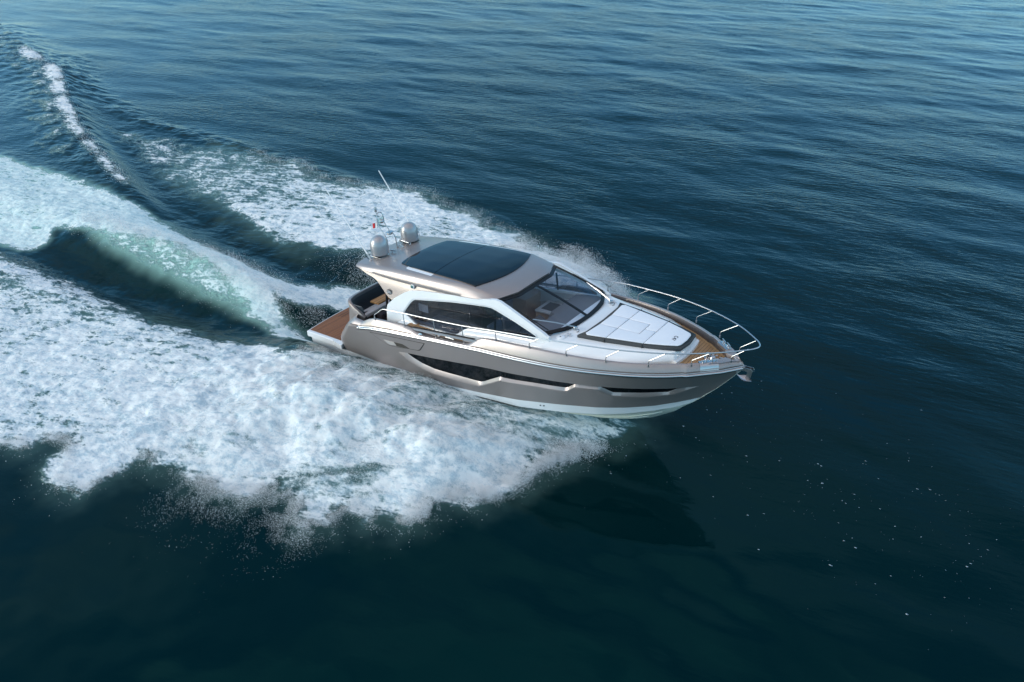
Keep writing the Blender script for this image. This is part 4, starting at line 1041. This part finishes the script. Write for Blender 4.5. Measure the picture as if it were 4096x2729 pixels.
# foam density
edge = lambda d, a=.0, b=.55: sstep(a - .12, b, d)
lf = np.clip(.5 + .9 * big, 0, 1)
fA = edge(dA, -.40, .35) * (1.0 + .35 * big + .22 * mid) * (1 - .20 * sstep(1.5, -5, xn))
bow = sstep(1.5, 4.5, xn) * sstep(-1, -2, yn)
# film of bubbles close to the hull, thinner and greyer
film = sstep(2.6, .6, ay - hb) * sstep(-1.5, .5, xn)
fA = fA * (1 - .30 * film) - .10 * film * (1 + 1.5 * mid) * sstep(1.5, .2, ay - hb) * sstep(6.2, 7.8, xn)
fA -= .33 * sstep(-.05, -1.0, dA - 1.3) * sstep(1.0, -6.0, xn) * lf
# bands of thinner spray sweeping aft from the chine
band_ = np.sin((yn + .55 * (xn - 9.5) * .9) * 2.1 + big * 2.2)
su, sv_ = (xn - 9) * .62 + (yn + 2) * -.78, (xn - 9) * .78 + (yn + 2) * .62      # across and along the thrown sheet
streak = fbm(su * 1.5 + .25 * big, sv_ * .28, 4) + .6 * fbm(su * 4.5, sv_ * .6, 3)
zone_bow = sstep(.5, 4.5, xn + .35 * yn + 2) * sstep(-.9, -2.0, yn)
sheet_n = sstep(-.35, .25, poly_sd(xn + .4 * wx, yn + .4 * wy, A_POLY)) * sstep(2.5, 5.5, xn) * sstep(0, -.6, yn)
fA = np.maximum(fA, sheet_n * .74) - .10 * sstep(-2, 2, xn)
fA -= (.55 * np.clip(streak + .12, 0, 1.2)) * zone_bow
fA -= .5 * sstep(-8, -13, xn) * (1 - lf)
lace = fbm(xn * .75 + 11, yn * 1.5 + 4, 5, .62)
fA -= .75 * np.clip(-lace - .02, 0, 1) * sstep(1.0, -5, xn)
fB = edge(dB, -.1, .45) * (1.02 + .3 * mid + .5 * fbm(xn * .5 + 7, yn * 3.2 + 1, 4) * sstep(-1, -5, xn))
fB = np.maximum(fB, .34 * edge(dT, 0, .5) * np.clip(1 + 1.2 * mid, 0, 1.3))
fB = fB - .25 * sstep(-14, -24, xn)
fC = -.55 * np.clip(-fbm(xn * .7 + 31, yn * 1.6 + 4, 5, .62) - .04, 0, 1) * sstep(3.5, -1, xn) + edge(dC, -.1, .6) * (.84 + .5 * big + .4 * mid + .45 * sstep(.5, 4, xn)) * (1 - .55 * sstep(-5, -15, xn))
fC2 = edge(dC2, 0, 1.6) * (.26 + .45 * mid + .25 * big)
fE = edge(dE, 0, .9) * (.42 + .2 * mid)
fD = np.exp(-(np.clip(np.where(sdD < 0, sdD * 1.6, sdD * .75), -9, 9) / (.22 + .30 * sstep(-18, -40, xn))) ** 2) * sstep(-14.5, -19, xn) * np.clip(.62 + 1.5 * fbm(xn * .36, yn * .36 + 3, 4), 0, 1) * sstep(-52, -46, xn)
fD2 = .50 * np.exp(-((sdD - .9) / 1.1) ** 2) * sstep(-20, -27, xn) * np.clip(.3 + 1.3 * mid, 0, 1)
fO = .5 * np.exp(-((sdO - .2) / .35) ** 2) * np.clip(.1 + 1.4 * mid, 0, 1) * sstep(-24, -15, xn)
fS = .95 * np.exp(-((sdS + .1) / (wS * .8)) ** 2) * sstep(-5, -9, xn) * np.clip(.75 + .8 * mid, 0, 1)
foam_n = np.clip(np.maximum.reduce([fA, fB, fC, fC2, fE, fD, fD2, fO, fS]), 0, 1.15)
turq_n = np.clip(edge(dT, -.3, .7) * np.clip(1.0 + .4 * mid, 0, 1) + .6 * edge(dB, -.1, .5) * sstep(-2, -8, xn) + .30 * edge(dB, -.3, .3), 0, 1)
mist_n = np.clip(sstep(-3.5, 2.5, xn + .5 * big) * np.maximum(edge(dA, 0, .6), edge(dC, 0, .6)), 0, 1)
turq_n = np.maximum(turq_n, .18 * sstep(-1.2, .6, np.maximum(dA, dC)))
foam_n = foam_n * (1 - .0 * turq_n)
# lumpy froth
rid = 1 - np.abs(fbm(xn * 1.3, yn * 1.6, 4)) * 2.2
fine = fbm(xn * 3.6, yn * 4.2, 3)
hn = hn + np.clip(foam_n, 0, 1) * (.045 * rid + .04 * fine - .03) * sstep(.1, .6, foam_n) * (1 - .6 * film)
H[near] = hn
foam = np.zeros_like(x); turq = np.zeros_like(x); mist = np.zeros_like(x); foam[near] = foam_n; turq[near] = turq_n; mist[near] = mist_n

def water_height(px, py):
    i = np.clip(np.searchsorted(ax_, px) - 1, 0, NX - 2); j = np.clip(np.searchsorted(ay_, py) - 1, 0, NY - 2)
    G = H.reshape(NY, NX); u = (px - ax_[i]) / (ax_[i + 1] - ax_[i]); v = (py - ay_[j]) / (ay_[j + 1] - ay_[j])
    return (G[j, i] * (1 - u) + G[j, i + 1] * u) * (1 - v) + (G[j + 1, i] * (1 - u) + G[j + 1, i + 1] * u) * v
def grid_value(F, px, py):
    i = np.clip(np.searchsorted(ax_, px), 0, NX - 1); j = np.clip(np.searchsorted(ay_, py), 0, NY - 1); return F.reshape(NY, NX)[j, i]

# ---- sea material: clear dark water, aerated turquoise water and froth
sea, n, l, p = new_mat("sea_water")
def math_(op, a, b=None, c=None, clamp=False):
    k = n.new("ShaderNodeMath"); k.operation = op; k.use_clamp = clamp
    for i, v in enumerate((a, b, c)):
        if v is None: continue
        if isinstance(v, (int, float)): k.inputs[i].default_value = v
        else: l.new(v, k.inputs[i])
    return k.outputs[0]
def noise_(scale, detail, rough, vec, dist=0.0):
    k = n.new("ShaderNodeTexNoise"); k.inputs["Scale"].default_value = scale; k.inputs["Detail"].default_value = detail
    k.inputs["Roughness"].default_value = rough; k.inputs["Distortion"].default_value = dist; l.new(vec, k.inputs["Vector"]); return k.outputs["Fac"]
def mapr(v, a, b, c=0.0, d=1.0):
    k = n.new("ShaderNodeMapRange"); k.interpolation_type = 'SMOOTHSTEP'
    k.inputs[1].default_value = a; k.inputs[2].default_value = b; k.inputs[3].default_value = c; k.inputs[4].default_value = d; l.new(v, k.inputs[0]); return k.outputs[0]
def mixc(f, a, b):
    k = n.new("ShaderNodeMix"); k.data_type = 'RGBA'; l.new(f, k.inputs[0])
    for s_, v in ((6, a), (7, b)):
        if isinstance(v, tuple): k.inputs[s_].default_value = v
        else: l.new(v, k.inputs[s_])
    return k.outputs[2]
tcs = n.new("ShaderNodeTexCoord")
mps = n.new("ShaderNodeMapping"); mps.inputs["Scale"].default_value = (.62, 1, 1); mps.inputs["Rotation"].default_value = (0, 0, rad(12)); l.new(tcs.outputs["Object"], mps.inputs[0])
afo = n.new("ShaderNodeAttribute"); afo.attribute_name = "foam"; atu = n.new("ShaderNodeAttribute"); atu.attribute_name = "turq"; ami = n.new("ShaderNodeAttribute"); ami.attribute_name = "mist"
N1 = noise_(2.1, 11, .70, mps.outputs[0], .25); N2 = noise_(14, 6, .75, mps.outputs[0], .1)
vo = n.new("ShaderNodeTexVoronoi"); vo.feature = 'DISTANCE_TO_EDGE'; vo.inputs["Scale"].default_value = 5.5
mpd = n.new("ShaderNodeMix"); mpd.data_type = 'VECTOR'; mpd.inputs[0].default_value = .12; l.new(mps.outputs[0], mpd.inputs[4])
nzc = n.new("ShaderNodeTexNoise"); nzc.inputs["Scale"].default_value = 3.5; nzc.inputs["Detail"].default_value = 4; l.new(mps.outputs[0], nzc.inputs["Vector"]); l.new(nzc.outputs["Color"], mpd.inputs[5])
l.new(mpd.outputs[1], vo.inputs["Vector"])
N4 = noise_(2.4, 9, .62, mps.outputs[0], .35)
ridge = math_('SUBTRACT', 1.0, math_('MULTIPLY', math_('ABSOLUTE', math_('SUBTRACT', N4, .5)), 7.0))
mpf = n.new("ShaderNodeMapping"); mpf.inputs["Rotation"].default_value = (0, 0, rad(-24)); l.new(tcs.outputs["Object"], mpf.inputs[0])
mpg = n.new("ShaderNodeMapping"); mpg.inputs["Scale"].default_value = (.30, 2.0, 1); l.new(mpf.outputs[0], mpg.inputs[0])
FS = noise_(2.2, 9, .66, mpg.outputs[0], .25)
web = mapr(vo.outputs["Distance"], .0, .16, 1.0, 0.0)
nn = math_('ADD', math_('ADD', math_('ADD', math_('MULTIPLY', math_('SUBTRACT', FS, .5), 1.5), math_('MULTIPLY', math_('SUBTRACT', N1, .5), 1.2)), math_('MULTIPLY', math_('SUBTRACT', ridge, .42), .40)), math_('ADD', math_('MULTIPLY', math_('SUBTRACT', N2, .5), .9), math_('MULTIPLY', web, .14)))
soft = math_('SUBTRACT', 1.0, math_('MULTIPLY', ami.outputs["Fac"], .45))
val = math_('ADD', afo.outputs["Fac"], math_('MULTIPLY', math_('MULTIPLY', nn, soft), math_('MINIMUM', math_('MULTIPLY', afo.outputs["Fac"], 4.0), 1.0)))
froth = mapr(val, .42, .86)
thin = mapr(val, .12, .60)
under = math_('MULTIPLY', thin, .55)
DEEP = (.0000, .0108, .0130, 1)
base1 = mixc(atu.outputs["Fac"], DEEP, (.36, .62, .55, 1))
base2 = mixc(under, base1, (.20, .34, .37, 1))
N3 = noise_(3.0, 9, .68, tcs.outputs["Object"], .2)
tone = mixc(mapr(math_('ADD', math_('MULTIPLY', N3, .45), math_('ADD', math_('MULTIPLY', N2, .30), math_('MULTIPLY', FS, .25))), .41, .56), (.44, .55, .63, 1), (.90, .905, .90, 1))  # thin grey-blue froth, with shade in its cavities painted into the low tone
tone2 = mixc(math_('MULTIPLY', atu.outputs["Fac"], .55), tone, (.58, .80, .78, 1))
base3 = mixc(froth, base2, tone2)
l.new(base3, p.inputs["Base Color"])
l.new(mapr(froth, 0, 1, .045, .55), p.inputs["Roughness"])
p.inputs["IOR"].default_value = 1.333
l.new(mapr(froth, 0, 1, .32, .2), p.inputs["Specular IOR Level"])
p.inputs["Specular Tint"].default_value = (.04, .80, .84, 1)
# ripples: wind ripples on open water, froth relief in the wake
mpr = n.new("ShaderNodeMapping"); mpr.inputs["Scale"].default_value = (.55, 1.6, 1); mpq = n.new("ShaderNodeMapping"); mpq.inputs["Rotation"].default_value = (0, 0, rad(-14)); l.new(tcs.outputs["Object"], mpq.inputs[0]); l.new(mpq.outputs[0], mpr.inputs[0])
R1 = noise_(3.2, 4, .55, mpr.outputs[0], .2); R2 = noise_(1.1, 3, .5, mpr.outputs[0])
sepp = n.new("ShaderNodeSeparateXYZ"); l.new(tcs.outputs["Object"], sepp.inputs[0])
patch = noise_(.12, 2, .5, tcs.outputs["Object"])
zone = math_('ADD', sepp.outputs[1], math_('MULTIPLY', sepp.outputs[0], .25))
calm = math_('MAXIMUM', mapr(zone, -1, 18, .04, .75), mapr(sepp.outputs[0], 3, -6, 0, .75))
ramp = math_('MULTIPLY', calm, mapr(patch, .35, .65, .55, 1.1))
b1 = n.new("ShaderNodeBump"); b1.inputs["Strength"].default_value = 1.0; b1.inputs["Distance"].default_value = .045
l.new(math_('MULTIPLY', math_('ADD', R1, math_('MULTIPLY', R2, .8)), ramp), b1.inputs["Height"])
b2 = n.new("ShaderNodeBump"); b2.inputs["Strength"].default_value = 1.0; b2.inputs["Distance"].default_value = .05
l.new(math_('MULTIPLY', math_('ADD', N1, math_('MULTIPLY', N2, .45)), thin), b2.inputs["Height"]); l.new(b1.outputs[0], b2.inputs["Normal"])
l.new(b2.outputs[0], p.inputs["Normal"])

# ---- sheet, split where the froth starts
idx = np.arange(NX * NY, dtype=np.int32).reshape(NY, NX)
Q = np.stack([idx[:-1, :-1], idx[:-1, 1:], idx[1:, 1:], idx[1:, :-1]], -1).reshape(-1, 4)
fsm = np.maximum(foam, turq * .8)
isf = fsm[Q].max(1) > .24
co_all = np.stack([x, y, H], -1).astype(np.float32)
def sheet(name, sel):
    q = Q[sel]; used, inv = np.unique(q, return_inverse=True); q = inv.reshape(-1, 4).astype(np.int32)
    me = bpy.data.meshes.new(name); me.vertices.add(len(used)); me.vertices.foreach_set("co", co_all[used].ravel())
    me.loops.add(q.size); me.loops.foreach_set("vertex_index", q.ravel())
    me.polygons.add(len(q)); me.polygons.foreach_set("loop_start", np.arange(0, q.size, 4, dtype=np.int32)); me.polygons.foreach_set("loop_total", np.full(len(q), 4, np.int32))
    me.update(calc_edges=True); me.polygons.foreach_set("use_smooth", np.ones(len(q), bool))
    for nm, arr in (("foam", foam), ("turq", turq), ("mist", mist)):
        a = me.attributes.new(nm, 'FLOAT', 'POINT'); a.data.foreach_set("value", arr[used].astype(np.float32))
    me.materials.append(sea); o = bpy.data.objects.new(name, me); COL.objects.link(o); return o
w_o = sheet("water", ~isf); w_o["kind"] = "structure"
f_o = sheet("wake_foam", isf); f_o["kind"] = "stuff"
f_o["label"] = "white churned foam of the yacht's wake spreading over the dark water"; f_o["category"] = "foam"

# ---- spray: droplets thrown off the sheet and off breaking crests
OCT_V = np.array([(1, 1, 1), (1, -1, -1), (-1, 1, -1), (-1, -1, 1)], np.float32) * .75
OCT_F = np.array([(0, 1, 2), (0, 3, 1), (0, 2, 3), (1, 3, 2)], np.int32)
def droplets(name, P, R, mat, squash=None):
    P = np.asarray(P, np.float32); R = np.asarray(R, np.float32); N = len(P)
    S = np.ones((N, 3), np.float32) * R[:, None] * (1 + .35 * rng.randn(N, 3).clip(-1.5, 1.5))
    if squash is not None: S = S * squash
    V = (P[:, None, :] + OCT_V[None] * S[:, None, :]).reshape(-1, 3)
    F = (OCT_F[None] + (np.arange(N, dtype=np.int32) * len(OCT_V))[:, None, None]).reshape(-1, 3)
    me = bpy.data.meshes.new(name); me.vertices.add(len(V)); me.vertices.foreach_set("co", V.ravel())
    me.loops.add(F.size); me.loops.foreach_set("vertex_index", F.ravel()); me.polygons.add(len(F))
    me.polygons.foreach_set("loop_start", np.arange(0, F.size, 3, dtype=np.int32)); me.polygons.foreach_set("loop_total", np.full(len(F), 3, np.int32))
    me.update(calc_edges=True); me.polygons.foreach_set("use_smooth", np.ones(len(F), bool))
    me.materials.append(mat); o = bpy.data.objects.new(name, me); COL.objects.link(o); o["kind"] = "stuff"; return o
DROP = paint("spray_droplets", (.88, .90, .92), rough=.6, var=.01)
P_ = []; R_l = []
def along(poly, i0, i1, N):
    P = np.array(poly[i0:i1 + 1], float); L = np.r_[0, np.cumsum(np.hypot(*np.diff(P, axis=0).T))]; s = rng.rand(N) * L[-1]
    return np.stack([np.interp(s, L, P[:, 0]), np.interp(s, L, P[:, 1])], -1)
def emit(xy, spread, h0, h1, r0, r1, out=None):
    N = len(xy); xy = xy + rng.randn(N, 2) * np.array([spread, spread])
    if out is not None: xy = xy + out * (rng.exponential(1, N)[:, None])
    px, py = xy[:, 0], xy[:, 1]; cl = perlin(px * 1.7 + 4, py * 1.7) + .6 * perlin(px * 5, py * 5)
    keep = (cl > -.08 + .35 * (rng.rand(N) - .5)); px, py = px[keep], py[keep]
    ok = ~((np.abs(py) < np.interp(px, [0, 8, 10, 11.5, 13], [2.15, 2.1, 1.9, 1.0, 0])) & (px > -.15) & (px < 14)); px, py = px[ok], py[ok]
    z = water_height(px, py) + h0 + (h1 - h0) * rng.rand(len(px)) ** 1.8
    P_.append(np.stack([px, py, z], -1)); R_l.append(r0 + (r1 - r0) * rng.rand(len(px)) ** 3)
# ragged outer edge of the near spray, then its body
emit(along(A_POLY, 0, 9, 120000), .16, 0, .30, .003, .008, np.array([.05, -.06]))
emit(along(A_POLY, 9, 34, 90000), .12, 0, .10, .0025, .006, np.array([.02, -.05]))
emit(along(A_POLY, 14, 20, 45000), .25, 0, .2, .0025, .006, np.array([.0, -.35]))
emit(along(A_POLY, 0, 34, 5000), .3, 0, .4, .004, .010, np.array([.05, -.2]))
def fill(x0, x1, sgn, N, h, r0, r1, t0=.1, t1=1.0):
    px = x0 + (x1 - x0) * rng.rand(N); hb_ = np.interp(px, [0, 8, 10, 11.4], [1.9, 1.7, 1.0, .2]); ye_ = np.interp(px, *zip(*YE))
    tt = t0 + (t1 - t0) * rng.rand(N); emit(np.stack([px, sgn * (hb_ + (ye_ - hb_) * tt)], -1), .05, -.01, h, r0, r1)
fill(1.0, 10.8, -1, 200000, .16, .003, .008, .05, 1.0)
fill(2.0, 9.6, 1, 170000, .5, .004, .009, .2, .9)
emit(along(C_POLY, 2, 8, 50000), .22, 0, .65, .004, .010, np.array([.05, .09]))
emit(along(C_POLY, 8, 24, 20000), .22, 0, .22, .004, .010, np.array([.0, .12]))
emit(along([(r[0], r[1]) for r in ROOST], 1, 5, 50000), .36, 0, .30, .004, .010)
emit(along([(r[0], r[1]) for r in ROOST], 0, 3, 20000), .6, 0, .45, .004, .010)
emit(np.array([(-.3, 2.6)]) + rng.randn(22000, 2) * np.array([1.3, .7]), .05, 0, .75, .004, .010)
emit(along([(r[0], r[1]) for r in DCR], 2, 7, 9000), .22, 0, .2, .006, .016)
P_ = np.concatenate(P_); R_l = np.concatenate(R_l)
sp = droplets("spray", P_, R_l, DROP)
sp["label"] = "fine white spray droplets flying off the bow wave and the stern wake"; sp["category"] = "spray"

# ---- small flecks of old foam drifting ahead of the bow
N = 400; a = rng.rand(N); c0 = np.stack([10.6 + 10 * a, 2.2 - .8 * a], -1) + rng.randn(N, 2) * np.array([1.2, 1.8 + 0 * 1])
c0[:, 1] += -1.5 * rng.rand(N)
ok = c0[:, 0] > np.interp(c0[:, 1], [-6, -2, 0, 4], [10.4, 11.2, 12, 9.5]); c0 = c0[ok]; N = len(c0)
rr = .004 + .019 * rng.rand(N) ** 5
fk = droplets("foam_flecks", np.c_[c0, water_height(c0[:, 0], c0[:, 1]) + .002], rr, paint("fleck_foam", (.34, .40, .46), .6), squash=np.array([1.6, .9, .12]))
fk["label"] = "scattered small flecks of drifting foam on the dark water ahead of the bow"; fk["category"] = "foam"
